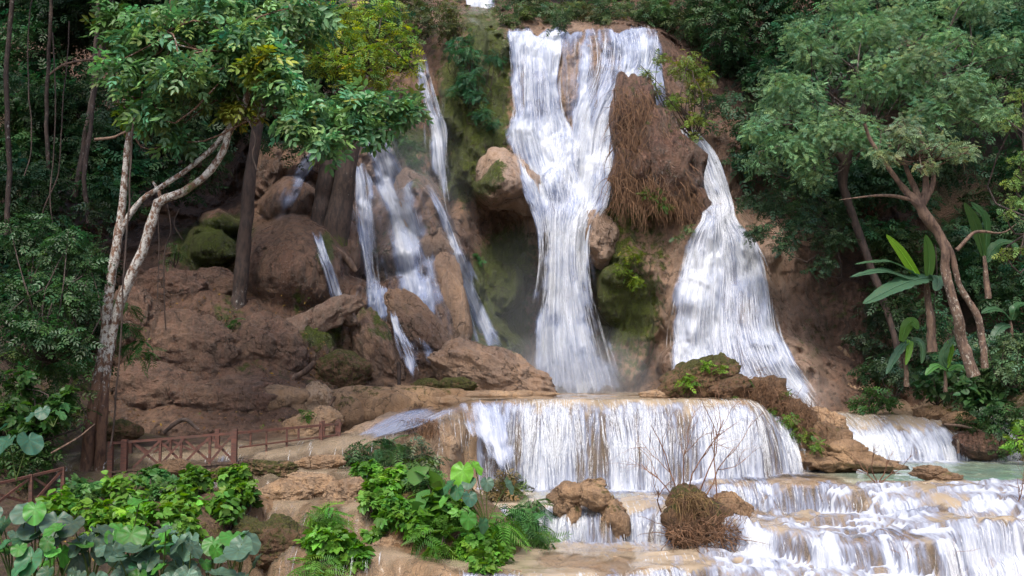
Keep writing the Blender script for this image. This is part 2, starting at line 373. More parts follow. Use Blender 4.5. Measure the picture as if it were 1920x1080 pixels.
pale = paint(gx, gy, [(955,330,60,60,.75),(1060,150,60,120,.75),(1060,300,80,80,.8),(1020,400,60,80,.7),(1110,450,40,60,.8),(1350,560,130,160,.7),(1440,700,110,90,.8),(1460,480,30,60,.75),(720,320,40,110,.45),(1270,640,40,60,.5),(900,300,20,50,.4)], .05)
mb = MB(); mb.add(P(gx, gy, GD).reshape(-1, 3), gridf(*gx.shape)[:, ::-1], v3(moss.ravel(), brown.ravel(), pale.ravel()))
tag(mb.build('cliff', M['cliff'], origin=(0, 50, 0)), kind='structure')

# ------------------------------------------------------------------ river terraces: height over the ground plan
ip = np.interp
def levels(x, y):
    n = fbm(v3(x * .8, y * .25, 0 * x), 4); n2 = fbm(v3(x * 2.7, y * .6, 5 + 0 * x), 3)
    sc = .45 * n + .22 * n2
    z = np.full(np.broadcast(x, y).shape, -1.6)
    def step(z, T0, T1, yc, w, pw=2.0):
        t = np.clip((y - (yc - w)) / w, 0, 1)
        s = (1 - (1 - t) ** pw) ** (1 / pw)
        return z + (T1 - T0) * s
    tD = ip(x, [-6,-3,-1], [-.3,-.5,-.75]); tC = ip(x, [-4,-3,-1.5,5,6.3,8.6,10.4,11.5,12.5], [.45,.45,.15,.15,0,-.15,-.1,.12,.2])
    tB = ip(x, [-4,-3,-1.5,5,6.1], [1.1,1.1,.2,.16,.6]); tU = ip(x, [-12,-6,-4,-1.5,8,9.5,11.5,13.5,21], [1.6,1.9,2.3,3.05,3.08,2.9,2.4,2.35,2.3])
    z = step(z, -1.6, tD, ip(x, [-6,-3,1,4,6,8,10,11,12,16], [28.3,28,26,27.3,27.6,26.6,26.4,27.9,28.1,30]) + sc, .7)
    z = step(z, tD, tC, ip(x, [-6,-3,-1,.6,4.5,6.3,8.6,10.3,10.9,11.6,12.6,16], [30.8,30.8,32.4,32.4,32,30,27.9,27.4,28,28.6,28.8,30.7]) + sc, ip(x, [0,6.3,8.6,10.3,12], [1.1,1.2,.9,.8,.6]))
    z = step(z, tC, tB, ip(x, [-6,-3,-1,5,6.1,8.9,10.5,11.5,12.5,13.5,16], [32.8,32.8,35.6,35.6,34.6,34,33,33.5,32.2,31,31.5]) + sc, ip(x, [6,9,10.5,12,13.5], [.5,.7,2.2,2.7,1.5]), 1.6)
    U = ip(x, [-12,-6,-3,-1.5,3,8,9,11,13.5,18.5,21,26], [35,36,37.5,38.2,38.4,38,40.5,43.5,46,46.2,47.5,50]) + sc * .8
    z = step(z, tB, tU, U, ip(x, [-6,-1.5,8,10,13.5], [2,2.0,2.5,4,3.8]), 1.9)
    t2 = fbm(v3(x * .55 + 3, y * .9, 0 * x + 2), 4) * 2.2; fr = t2 - np.floor(t2)
    z = z + .16 * (np.floor(t2) + sst(.35, .65, fr)) * sst(2.5, 5, x) * sst(36, 33.5, y) * .8
    return z
def rockh(x, y, zr):
    z = zr + .10 * fbm(v3(x * 1.6, y * 1.6, zr), 5) - .02
    # vegetated mound between the trickle and the river, tan ledge at the left of the plateau
    d = ((x + 2.2) / 2.6) ** 2 + ((y - 30.8) / 2.3) ** 2
    z = np.maximum(z, -1.5 + 2.5 * np.exp(-d ** 1.4) + .2 * fbm(v3(x, y, 0 * x), 4))
    lb = sst(-6.2, -8.2, x + .5 * fbm(v3(0 * x, y * .5, 3 + 0 * x), 3))
    bank = .4 + .03 * (y - 18) + .75 * np.maximum(0, -x - 13) + sst(32, 37, y) * 1.0 + .15 * fbm(v3(x * .7, y * .7, 0 * x), 4)
    z = z * (1 - lb) + np.maximum(bank, z) * lb
    rb = np.maximum(0, x - 18.2 - .25 * (y - 38)) * .9 + np.maximum(0, y - 47.0) * .8 * sst(11, 14, x)
    z = z - .6 * np.exp(-((x + 6.9) / 2.6) ** 4 - ((y - 33.2) / 1.3) ** 4)
    return z + rb
xs = np.arange(-24, 27, .09); ys = np.arange(13, 53, .09)
X, Y = np.meshgrid(xs, ys)
ZR = levels(X, Y); ZK = rockh(X, Y, ZR)
mm_ = paint(X, Y, [(-2.2, 30.8, 2.6, 2.2, .6), (-9, 24, 5, 12, .4), (-13, 36, 4, 8, .45), (20, 45, 4, 6, .5), (-5, 31, 1.5, 1, .4)], .04)
bb_ = 1.0 * sst(.35, 1.1, np.gradient(ZR, .09, axis=0)) * sst(-1.5, 0, X) + paint(X, Y, [(-10, 24, 4, 12, 1), (-14, 36, 5.5, 9, 1), (-19, 28, 8, 20, 1), (-2.2, 30.8, 2.3, 2.1, .95), (21, 44, 5, 8, 1), (-5, 30.5, 2, 3, .35), (-9, 35, 4.5, 2.4, 1)], .05)
pp_ = sst(-1, 1, X) * .45 * (1 - sst(.3, .9, np.gradient(ZR, .09, axis=0)))
mb = MB(); mb.add(v3(X, Y, ZK).reshape(-1, 3), gridf(*X.shape), v3(mm_, bb_, pp_).reshape(-1, 3))
tag(mb.build('riverbed', M['tan'], origin=(0, 30, 0)), kind='structure')
# running water
slope = np.gradient(ZR, .09, axis=0)
foam = sst(.12, .9, slope)
run = np.zeros(len(xs)); FO = np.zeros_like(foam)
for j in range(len(ys) - 1, -1, -1):
    run = np.maximum(run * .915, foam[j]); FO[j] = run
mod = sst(-.5, .4, fbm(v3(X * .5, Y * .35, 0 * X), 3))
river = sst(.5, 3, X) * sst(34.5, 33, Y)
FO = np.clip(FO * (.5 + .42 * mod) + .08 + river * (.02 + .20 * mod), 0, .95)
FO = np.where(slope > .45, np.minimum(FO, .42 + .34 * sst(-.3, .5, fbm(v3(X * 1.7, Y * .12, 4 + 0 * X), 4)) + .22 * sst(10.5, 11.5, X) * sst(38, 39, Y)), FO)
FO = np.where((X < -1.2), FO * .4 * sst(-.1, .5, fbm(v3(X * .9, Y * .2, 9 + 0 * X), 3)), FO)
deep = sst(9.5, 12, X) * sst(33.2, 34.5, Y) * sst(.75, .62, ZR) * (1 - FO)
deep = np.maximum(deep, .35 * sst(36.5, 34.5, Y) * sst(33.5, 34.2, Y) * sst(5, 3, X) * sst(-.5, 1, X))
thin = np.clip(sst(.1, .5, fbm(v3(X * .8, Y * .5, 2 + 0 * X), 4)) * .8 + .15 + .5 * sst(-1, -2, X), 0, 1) * (1 - deep)
thin = np.maximum(thin, sst(.35, .9, slope) * .9)
lift = .045 + .03 * fbm(v3(X * 2, Y * 1.2, 0 * X), 3) + FO * .05 + sst(.3, .8, FO) * .05 * fbm(v3(X * 5, Y * 2.2, ZR * 2), 3)
mb = MB(); mb.add(v3(X, Y - .05 - .07 * FO * sst(.2, 1, slope), ZR + lift).reshape(-1, 3), gridf(*X.shape), v3(FO, deep, thin).reshape(-1, 3))
tag(mb.build('stream_water', M['stream'], origin=(0, 30, 0)), kind='structure')
def stream_strands(n, rg):
    W_ = np.clip(slope, 0, 2.0) * (X > -.9) + .05 * np.clip(slope, 0, 1) * (X <= -.9); W_ = W_ * (1 - .72 * sst(34.8, 34, Y) * sst(3, 5, X)) * (.12 + sst(-.35, .5, fbm(v3(X * 1.7, Y * .12, 4 + 0 * X), 4))); W_ = W_ * (Y < 47) * (Y > 24) * (X < 21); W_ /= W_.sum()
    ii = rg.choice(W_.size, n, p=W_.ravel()); x = X.ravel()[ii] + rg.uniform(-.05, .05, n); y = Y.ravel()[ii] + rg.uniform(0, .5, n)
    k = 9; ds = rg.uniform(.25, 1.3, n) / k; pts = []
    gxs = np.gradient(ZR, .09, axis=1)
    for j in range(k):
        iy = np.clip(((y - ys[0]) / .09), 0, len(ys) - 2); ix = np.clip(((x - xs[0]) / .09), 0, len(xs) - 2); a = iy.astype(int); b = ix.astype(int); fy = iy - a; fx = ix - b
        z = (ZR[a, b] * (1 - fx) + ZR[a, b + 1] * fx) * (1 - fy) + (ZR[a + 1, b] * (1 - fx) + ZR[a + 1, b + 1] * fx) * fy
        sl = np.clip(slope[a, b], 0, 4); sx = np.clip(gxs[a, b], -1.5, 1.5)
        pts.append(v3(x, y - .1 - .10 * np.minimum(sl, 1.2), z + .05)); y = y - ds / np.sqrt(1 + sl * sl); x = x - .25 * ds * sx / np.sqrt(1 + sl * sl) + rg.normal(0, .006, n)
    C0 = np.stack(pts, 1); C0[:, :, 1] -= rg.uniform(0, .12, n)[:, None]
    wd = rg.uniform(.006, .028, n)[:, None] * np.sin(np.linspace(.2, np.pi - .15, k)); an = rg.uniform(-.5, .5, n)
    sd = np.stack([np.cos(an), np.sin(an), 0 * an], -1)[:, None]
    V = np.stack([C0 - sd * wd[..., None], C0 + sd * wd[..., None]], 2); idx = np.arange(n * k * 2).reshape(n, k, 2)
    f = np.stack([idx[:, :-1, 0], idx[:, :-1, 1], idx[:, 1:, 1], idx[:, 1:, 0]], -1).reshape(-1, 4)
    cc = np.repeat(rg.uniform(.75, .92, n), k * 2)[:, None] * np.array([.95, .98, 1.02])
    fl = v3(np.repeat(np.arange(n) * 3.7, k * 2), np.broadcast_to(np.linspace(0, 1, k)[None, :, None] * 2, (n, k, 2)).ravel(), np.tile([-1., 1.], n * k))
    m_ = MB(); m_.add(V.reshape(-1, 3), f, np.clip(cc, 0, .93), fl); return m_
tag(stream_strands(10000, np.random.default_rng(3)).build('running_water', M['strand'], origin=(0, 30, 0)), kind='structure')
# hillside and the far ground
hx = np.concatenate([np.arange(-400, -60, 20), np.arange(-60, 61, 1.5), np.arange(80, 401, 20)]); hy = np.concatenate([np.arange(-120, 0, 20), np.arange(0, 110, 1.5), np.arange(110, 500, 20)])
HX, HYY = np.meshgrid(hx, hy)
back = np.where(HYY > 58.5, 20.5 + (HYY - 62) * .8, -3) * 1.0
side = np.maximum(0, np.abs(HX) - 17) * 1.0 + np.maximum(0, HYY - 50) * 1.25
front = -2.2 + .75 * np.maximum(0, -HX - 14) + .8 * np.maximum(0, HX - 22)
inn = sst(16, 13, np.abs(HX + 1))
HZ = np.where(HYY > 47, np.maximum(front, back * inn + np.minimum(side, 90) * (1 - inn)), front)
HZ = np.minimum(HZ, 120) + 1.2 * fbm(v3(HX * .12, HYY * .12, 0 * HX), 4)
HZ = np.where(HYY < 20, np.minimum(HZ, 30), HZ)
mb = MB(); mb.add(v3(HX, HYY, HZ).reshape(-1, 3), gridf(*HX.shape)); tag(mb.build('hillside', M['soil'], origin=(0, 0, 0)), kind='structure')

def ground_Y(px, py):
    """distance at which the view ray through this pixel meets the riverbed sheet"""
    Yt = np.arange(15, 50, .06); p = P(px, py, Yt)
    i = np.clip(((p[:, 0] - xs[0]) / .09).astype(int), 0, len(xs) - 1); j = np.clip(((Yt - ys[0]) / .09).astype(int), 0, len(ys) - 1)
    h = np.nonzero(ZK[j, i] >= p[:, 2])[0]
    return float(Yt[h[0]]) if len(h) else None
# ------------------------------------------------------------------ waterfalls
rng = np.random.default_rng(5)
def waterfall(name, rows, label, nu=60, nv=160, cov=.7, covf=None, strands=900, sw=(.02, .07), layers=((.10, 0), (.32, 40)), fall=True, mat='fall', slip=.004, wig=3, edge=.2, depth=None, lip=7, wlip=8, fade=(.03, .08), parent=None):
    """rows: (py, pxL, pxR [, cov]) from lip to foot; water slides on the rock and drops free where the rock recedes"""
    rows = np.array([r if len(r) == 4 else (*r, cov) for r in rows], float)
    v = np.linspace(0, 1, nv); py = ip(v, np.linspace(0, 1, len(rows)), rows[:, 0])
    rs = smooth_path(rows, nv * 2); py = rs[::2, 0]; L = rs[::2, 1]; Rr = rs[::2, 2]; cv = rs[::2, 3]
    u = np.linspace(0, 1, nu)
    px = L[:, None] * (1 - u) + Rr[:, None] * u + wig * fbm(v3(u[None, :] * 5 + 0 * L[:, None], py[:, None] * .006, 3 + 0 * px0(L, u)), 3)
    lip_ = fbm(v3(u[None] * wlip + 0 * L[:, None], 0 * px, 7 + 0 * px), 4)
    pyy = py[:, None] + 0 * px + lip * lip_ * (1 - .6 * v[:, None])
    D = depth_at(px, pyy) if depth is None else depth(px, pyy)
    if fall:
        for j in range(1, nv):
            D[j] = np.minimum(D[j], D[j - 1] - slip)
    for _ in range(2): D[1:-1] = (D[:-2] + D[1:-1] * 2 + D[2:]) / 4
    W0 = P(px, pyy, D)
    seg = np.r_[0, np.cumsum(np.linalg.norm(np.diff(W0.mean(1), axis=0), axis=1))]
    wid = np.linalg.norm(W0[:, -1] - W0[:, 0], axis=1).mean()
    e = np.minimum(u, 1 - u)
    cvv = cv[:, None] - (1 - sst(0, edge, e + .6 * edge * fbm(v3(pyy * .02, u[None] * 5 + 0 * pyy, 0 * pyy + nu), 3))) * .75
    cvv = cvv - (1 - sst(0, fade[1], 1 - v[:, None] + .04 * lip_)) * .5 - (1 - sst(-.001, fade[0], v[:, None] + .02 * lip_)) * .35
    if covf is not None: cvv = covf(px, pyy, cvv)
    mb = MB()
    for off, sd_ in layers:
        rip = .16 * fbm(v3(u[None] * wid * 1.3 + 0 * px, seg[:, None] * .6 + 0 * px, sd_ + 0 * px), 4)
        pts = P(px, pyy, D - off - rip)
        fl = v3(u[None] * wid + 0 * px + sd_, seg[:, None] + 0 * px, sd_ + 0 * px)
        mb.add(pts.reshape(-1, 3), gridf(nv, nu)[:, ::-1], v3(np.clip(cvv - .002 * sd_, 0, 1), 0 * px, 0 * px).reshape(-1, 3), fl.reshape(-1, 3))
    o = parent or thing(name, (W0[-1, nu // 2, 0], W0[-1, nu // 2, 1], W0[-1, nu // 2, 2]), label, 'waterfall', kind='structure')
    mb.build('water_sheet', M[mat], o)
    # strands: thin ribbons of falling water
    sb = MB(); k = 9
    n = int(strands)
    u0 = rng.uniform(.02, .98, n); ln = rng.uniform(.06, .28, n); v0 = rng.uniform(-.05, 1, n) 
    vv = np.clip(v0[:, None] + ln[:, None] * np.linspace(0, 1, k), 0, 1) * (nv - 1)
    uu = np.clip(u0[:, None] + .012 * np.cumsum(rng.normal(0, 1, (n, k)), 1) / 3, 0, 1) * (nu - 1)
    jv = np.clip(vv.astype(int), 0, nv - 1); ju = np.clip(uu.astype(int), 0, nu - 2); fu = uu - ju
    cvs = cvv[jv, ju]
    keep = cvs.mean(1) > rng.uniform(.12, .55, n)
    C0 = P(px[jv, ju] * (1 - fu) + px[jv, ju + 1] * fu, pyy[jv, ju], D[jv, ju] - rng.uniform(.1, .5, n)[:, None])
    wd = rng.uniform(sw[0], sw[1], n)[:, None] * np.sin(np.linspace(.15, np.pi - .1, k)) 
    an = rng.uniform(-.9, .9, n)
    side = np.stack([np.cos(an), np.sin(an), 0 * an], -1)[:, None, :]
    vL = C0 - side * wd[..., None]; vR = C0 + side * wd[..., None]
    V = np.stack([vL, vR], 2)[keep]; n2 = len(V)
    if n2:
        idx = np.arange(n2 * k * 2).reshape(n2, k, 2)
        f = np.stack([idx[:, :-1, 0], idx[:, :-1, 1], idx[:, 1:, 1], idx[:, 1:, 0]], -1).reshape(-1, 4)
        cc = np.repeat(rng.uniform(.78, .93, n2), k * 2)[:, None] * np.array([.94, .97, 1.04])
        fl = v3(np.repeat(np.arange(n2) * 3.7, k * 2), np.broadcast_to(np.linspace(0, 1, k)[None, :, None] * 2, (n2, k, 2)).ravel(), np.tile([-1., 1.], n2 * k))
        sb.add(V.reshape(-1, 3), f, np.clip(cc, 0, .93), fl)
        sb.build('water_strands', M['strand'], o)
    return o
def px0(L, u): return L[:, None] * u[None, :]
def main_cov(px, py, c):
    # bare rock between the two upper curtains
    k = np.exp(-(((px - 1062) / 26) ** 2) ** 1.2) * sst(235, 190, py) * sst(75, 110, py)
    c = c - k * .8
    k2 = np.exp(-(((px - 1055) / 24) ** 2 + ((py - 300) / 30) ** 2)); c = c - .35 * k2
    k3 = np.exp(-(((px - 1040) / 16) ** 2 + ((py - 370) / 26) ** 2)); c = c - .35 * k3
    c = c + .12 * sst(240, 330, py) * sst(560, 480, py)
    return c
def gap_cov(px, py, c):
    for (cx, cy, rx, ry, a) in ((1040,372,15,26,.4),(975,290,14,24,.3),(1130,330,16,22,.3),(1010,200,10,60,.18),(1120,120,9,40,.2),(1190,90,8,30,.15)):
        c = c - a * np.exp(-((px - cx) / rx) ** 2 - ((py - cy) / ry) ** 2)
    return c - .30 * sst(-.05, .55, fbm(v3(px * .045, py * .007, 3 + 0 * px), 4)) * sst(330, 200, py) - .16 * sst(0, .6, fbm(v3(px * .03, py * .03, 8 + 0 * px), 4))
mf = waterfall('waterfall', [(300,960,1168,.5),(340,972,1162,.62),(380,986,1152,.74),(420,1000,1122,.84),(470,1006,1110,.88),(540,1000,1118,.78),(610,988,1138,.70),(690,980,1164,.66),(752,976,1188,.68)],
          'tall white main waterfall plunging from the cliff top in the middle', 90, 220, strands=1500, sw=(.010, .045), edge=.26, lip=14, fade=(.12, .02), covf=gap_cov)
waterfall('waterfall', [(62,940,1072,.66),(95,948,1062,.78),(150,954,1056,.70),(210,954,1060,.72),(250,946,1074,.78),(300,958,1082,.76),(350,976,1096,.8),(400,994,1104,.82),(440,1002,1106,.75)], '', 56, 180, strands=1100, sw=(.010, .04), edge=.13, lip=13, fade=(.01, .18), parent=mf, covf=gap_cov)
waterfall('waterfall', [(57,1074,1242,.64),(85,1080,1246,.74),(130,1080,1240,.72),(180,1074,1200,.74),(230,1064,1168,.80),(280,1056,1160,.82),(330,1040,1158,.82),(380,1032,1150,.8),(420,1022,1128,.75)], '', 66, 180, strands=1300, sw=(.010, .04), edge=.13, lip=12, fade=(.01, .18), parent=mf, covf=gap_cov)
waterfall('waterfall', [(62,1040,1100,.6),(80,1045,1095,.42),(120,1048,1090,.3),(180,1050,1085,.3),(240,1050,1080,.35)], '', 20, 60, strands=60, sw=(.006, .02), parent=mf)
waterfall('waterfall', [(120,1205,1244,.55),(170,1212,1250,.5),(215,1222,1250,.35),(245,1228,1246,.1)], '', 18, 60, strands=120, sw=(.006, .02), parent=mf)
waterfall('waterfall', [(246,1272,1305,.62),(290,1285,1345,.72),(340,1302,1366,.72),(385,1314,1380,.66),(415,1312,1386,.7),(450,1288,1418,.78),(500,1270,1442,.8),(560,1256,1456,.74),(620,1246,1466,.72),(680,1242,1494,.74),(730,1246,1530,.76),(766,1280,1556,.72)],
          'white waterfall fanning out over a rock cone, right of the root-hung pillar', 90, 240, strands=3600, sw=(.010, .045), fall=False, edge=.12, covf=lambda px, py, c: c - .26 * sst(.05, .6, fbm(v3(px * .022, py * .010, 5 + 0 * px), 4)) - .22 * np.exp(-(((px - 1395) / 40) ** 2 + ((py - 560) / 60) ** 2)) - .3 * np.exp(-(((px - 1420) / 36) ** 2 + ((py - 690) / 32) ** 2)))
KW = dict(sw=(.007, .026), edge=.45, fade=(.12, .2))
waterfall('waterfall', [(100,762,800,.5),(150,775,812,.58),(210,788,830,.62),(245,794,842,.82),(300,798,846,.66),(350,808,850,.5),(410,826,856,.35)], 'narrow curtain of water dropping past mossy rock, left of the main fall', 30, 120, strands=520, mat='fall_fine', **KW)
waterfall('waterfall', [(345,784,812,.5),(400,812,842,.6),(460,832,866,.66),(520,846,892,.7),(580,860,926,.72),(630,872,952,.62),(668,884,972,.45)], 'silky water slide down the right side of the brown rock spur', 30, 140, strands=200, fall=False, mat='veil', **KW)
vf = waterfall('waterfall', [(225,660,726,.74),(290,668,756,.74),(350,676,786,.70),(410,694,810,.70),(470,706,826,.70),(530,722,838,.68),(590,740,846,.58),(630,768,848,.35)], 'misty veil of water sliding between two brown rock ridges', 40, 140, strands=90, fall=False, mat='veil', **KW)
waterfall('waterfall', [(380,720,760,.5),(440,738,786,.6),(500,752,812,.55),(560,762,816,.6),(620,772,830,.4)], '', 20, 80, strands=260, fall=False, mat='fall_fine', parent=vf, **KW)
waterfall('waterfall', [(260,676,694,.6),(330,700,722,.55),(400,716,742,.5)], '', 12, 60, strands=120, fall=False, mat='fall_fine', parent=vf, **KW)
waterfall('waterfall', [(560,744,806,.5),(600,748,826,.62),(650,760,838,.6),(690,778,842,.4)], '', 24, 50, strands=120, fall=False, mat='veil', parent=vf, depth=lambda px, py: np.minimum(depth_at(px, py), 45.6 - (py - 560) * .008), **KW)
sf = waterfall('waterfall', [(310,650,690,.85),(350,650,706,.68),(400,646,716,.6),(450,654,720,.55),(500,668,722,.48),(545,672,730,.5),(600,662,750,.5),(625,668,756,.3)], 'thin water strings falling beside the thick leaning trunk', 40, 130, strands=760, mat='fall_fine', **KW)
waterfall('waterfall', [(540,668,736,.62),(570,664,748,.62),(610,664,752,.45)], '', 26, 50, strands=200, fall=False, mat='fall_fine', parent=sf, **KW)
waterfall('waterfall', [(440,574,606,.7),(470,588,612,.8),(510,602,630,.82),(555,616,644,.78),(578,624,668,.6),(605,648,672,.62),(645,646,674,.35)], 'little stream curling over the right edge of the big brown boulder', 18, 90, strands=220, fall=False, mat='fall_fine', **KW)
waterfall('waterfall', [(585,722,750,.6),(630,732,766,.7),(670,746,784,.72),(712,756,796,.6)], 'short stream running down a cleft among leaning rock slabs', 18, 70, strands=200, fall=False, mat='fall_fine', depth=lambda px, py: np.minimum(depth_at(px, py), 44.6 - (py - 585) * .012), **KW)
waterfall('waterfall', [(285,574,608,.5),(310,552,604,.55),(340,528,588,.5),(370,508,580,.4),(412,484,556,.3)], 'faint blue trickle over rounded boulders in the shaded grotto', 30, 70, strands=60, fall=False, mat='veil', **KW)
waterfall('waterfall', [(752,842,985,.4),(775,850,985,.62),(810,862,985,.64),(850,880,985,.64),(890,905,985,.6)], 'thin streaks of water slipping over the left end of the broad curtain cascade', 50, 60, strands=260, fall=False, mat='fall_fine', depth=lambda px, py: 37.0 - (py - 752) * .0125, **KW)
waterfall('waterfall', [(768,760,890,.42),(788,706,850,.46),(806,676,800,.48),(826,650,720,.5)], 'sheet of shallow water creeping down the pale travertine shoulder', 30, 40, strands=60, fall=False, mat='veil', depth=lambda px, py: 36.2 - (py - 772) * .02 + np.abs(px - 770) * .003, **KW)
waterfall('waterfall', [(-55,858,938,.7),(0,868,934,.8),(38,872,930,.7)], 'far white fall at the very top, above the mossy cliff', 30, 60, strands=120, fall=False, depth=lambda px, py: 62.5 + 0 * px - (py + 55) * .012)
# ------------------------------------------------------------------ foliage
def leaf_material(name, gloss=.35, trans=.32, rough=.42):
    m, nt, nodes, links = newmat(name); g = N(nt); a = g.attr('Col'); p = g.pos()
    n = g.noise(p, 22, 2); c = g.mix(g.math('MULTIPLY', g.ramp(n, .4, .65), .3), a, (.10, .10, .02))
    bs = g('BsdfPrincipled', Base_Color=c, Roughness=rough, IOR=1.4)
    g.last.inputs['Specular IOR Level'].default_value = gloss
    hs = g('HueSaturation', Color=a, Hue=.485, Saturation=1.15, Value=1.5)
    t = g('BsdfTranslucent', Color=hs)
    g('OutputMaterial', Surface=g('MixShader', i0=trans, i1=bs, i2=t))
    return m
M['leaf'] = leaf_material('leaf'); M['gloss_leaf'] = leaf_material('glossy_leaf', .5, .25, .42)
M['dry'] = leaf_material('dry_leaf', .1, .2, .8)
def bark_material(name, base, dark, lichen=None, amt=.5):
    m, nt, nodes, links = newmat(name); g = N(nt); p = g.pos(); a = g.attr('Col'); g('SeparateColor', i0=a); lc, ms, _ = g.last.outputs
    n1 = g.noise(g.scaled(p, (1, 1, .3)), 9, 6, .65); n2 = g.noise(g.scaled(p, (1, 1, .7)), 8.5, 8, .75); n3 = g.noise(p, 30, 4, .6)
    c = g.mix(g.ramp(n1, .4, .62), base, dark)
    if lichen:
        k = g.ramp(g.math('ADD', n2, g.math('MULTIPLY', g.math('SUBTRACT', lc, .5), .4)), .47, .55)
        c = g.mix(k, c, g.mix(g.ramp(n3, .35, .65), lichen, [q * .55 for q in lichen]))
    c = g.mix(g.ramp(g.math('ADD', n2, g.math('MULTIPLY', g.math('SUBTRACT', ms, .5), .9)), .5, .6), c, (.07, .08, .012))
    h = g.math('ADD', n1, g.math('MULTIPLY', n3, .3))
    g('OutputMaterial', Surface=g('BsdfPrincipled', Base_Color=c, Roughness=.85, Normal=g('Bump', Strength=.8, Distance=.06, Height=h)))
    return m
M['lichen'] = bark_material('lichen_bark', (.16, .085, .05), (.07, .035, .025), (.54, .52, .48))
M['bark'] = bark_material('brown_bark', (.15, .095, .065), (.065, .04, .03), (.42, .37, .30))
M['darkbark'] = bark_material('dark_bark', (.065, .042, .033), (.028, .02, .017), (.35, .33, .30))
M['twig'] = bark_material('dry_twigs', (.24, .12, .065), (.11, .05, .03))

def _tm(v, f): return np.array(v, float), np.array(f)
OVAL = _tm([(0,0,0),(.32,.23,.06),(.72,.18,.0),(1,0,-.14),(.72,-.18,.0),(.32,-.23,.06)], [(0,1,2,3),(0,3,4,5)])
NARROW = _tm([(0,0,0),(.3,.09,.03),(.7,.07,-.02),(1,0,-.2),(.7,-.07,-.02),(.3,-.09,.03)], [(0,1,2,3),(0,3,4,5)])
BROAD = _tm([(0,0,0),(.12,.34,.05),(.5,.38,.04),(.82,.2,-.02),(1.05,0,-.16),(.82,-.2,-.02),(.5,-.38,.04),(.12,-.34,.05),(.5,0,-.02)], [(0,1,2,8),(8,2,3,4),(8,4,5,6),(0,8,6,7)])
def compound(n, leaf=OVAL, ls=.42, spread=60, tip=True, curve=.25, w=1.0):
    vs = []; fs = []; k = 0
    items = []
    for i in range(n):
        t = (i + .6) / n; items += [(t, spread * (1 - .35 * t), 1), (t, -spread * (1 - .35 * t), -1)]
    if tip: items.append((1.0, 0, 0))
    for t, an, s in items:
        a = R(an); l = ls * (1.05 - .35 * abs(t - .45))
        lv = leaf[0] * np.array([l, l * w, l]); x = lv[:, 0] * math.cos(a) - lv[:, 1] * math.sin(a); y = lv[:, 0] * math.sin(a) + lv[:, 1] * math.cos(a)
        z = lv[:, 2] - curve * t * t - .12 * lv[:, 0]
        vs.append(np.stack([x + t, y, z], 1)); fs.append(leaf[1] + k); k += len(lv)
    return np.concatenate(vs), np.concatenate(fs)
SPRAY = compound(3, OVAL, .45, 62)
WHORL = compound(2, OVAL, .66, 60, curve=.35)
FINE = compound(4, OVAL, .36, 65, w=.9)
FERN = compound(9, NARROW, .36, 75, curve=.5)
def _lobed():
    # one palmately lobed leaf of five fingers
    vs = []; fs = []; k = 0
    for an, l in ((0, 1.0), (42, .8), (-42, .8), (88, .5), (-88, .5)):
        a = R(an); lv = OVAL[0] * np.array([l, l * 1.25, l]); x = lv[:, 0] * math.cos(a) - lv[:, 1] * math.sin(a); y = lv[:, 0] * math.sin(a) + lv[:, 1] * math.cos(a)
        vs.append(np.stack([x, y, lv[:, 2] - .05 * abs(an) / 42], 1)); fs.append(OVAL[1] + k); k += 6
    return np.concatenate(vs), np.concatenate(fs)
LOBED = _lobed()
def unit(v): return v / (np.linalg.norm(v, axis=-1, keepdims=True) + 1e-9)
def scatter(mb, pts, out, size, tm, col, rg, up=.7, jit=.45, droop=.35):
    n = len(pts)
    if n == 0: return
    nr = unit(np.array([0, 0, up]) + out * (1 - up) + rg.normal(0, jit, (n, 3)))
    ax = unit(rg.normal(0, 1, (n, 3)) * np.array([1, 1, .4]) + out * .9 + np.array([0, 0, -droop]))
    ax = unit(ax - nr * (ax * nr).sum(1)[:, None]); sd = np.cross(nr, ax)
    tv, tf = tm
    V = pts[:, None] + size[:, None, None] * (tv[None, :, 0:1] * ax[:, None] + tv[None, :, 1:2] * sd[:, None] + tv[None, :, 2:3] * nr[:, None])
    k = len(tv); f = (tf[None] + (np.arange(n) * k)[:, None, None]).reshape(-1, tf.shape[1])
    mb.add(V.reshape(-1, 3), f, np.repeat(col, k, 0))
def tints(n, base, rg, v=.25, hue=.12):
    base = np.asarray(base, float)
    k = np.exp(rg.normal(0, v, (n, 1))); c = base * k
    h = rg.normal(0, hue, n); c[:, 0] *= np.exp(h); c[:, 2] *= np.exp(-h)
    return np.clip(c, .003, .6)
def blob_leaves(mb, c, r, n, size, tm, base, rg, up=.65, jit=.45, droop=.35, v=.22, hue=.12, inner=.35):
    """leaves through one lump of foliage: mostly near its upper and outer surface"""
    d = unit(rg.normal(0, 1, (int(n * 1.35), 3))); d = d[(d[:, 2] > -.55) | (rg.random(len(d)) < .35)][:n]; n = len(d)
    rr = 1 - inner * rg.random(n) ** 1.6 + .12 * rg.normal(0, 1, n)
    k = 1 + .28 * vnoise(d * 2.2 + rg.uniform(0, 50))
    pts = c + d * rr[:, None] * k[:, None] * r
    sc = size * rg.uniform(.65, 1.25, n)
    scatter(mb, pts, d, sc, tm, tints(n, base, rg, v, hue), rg, up, jit, droop)
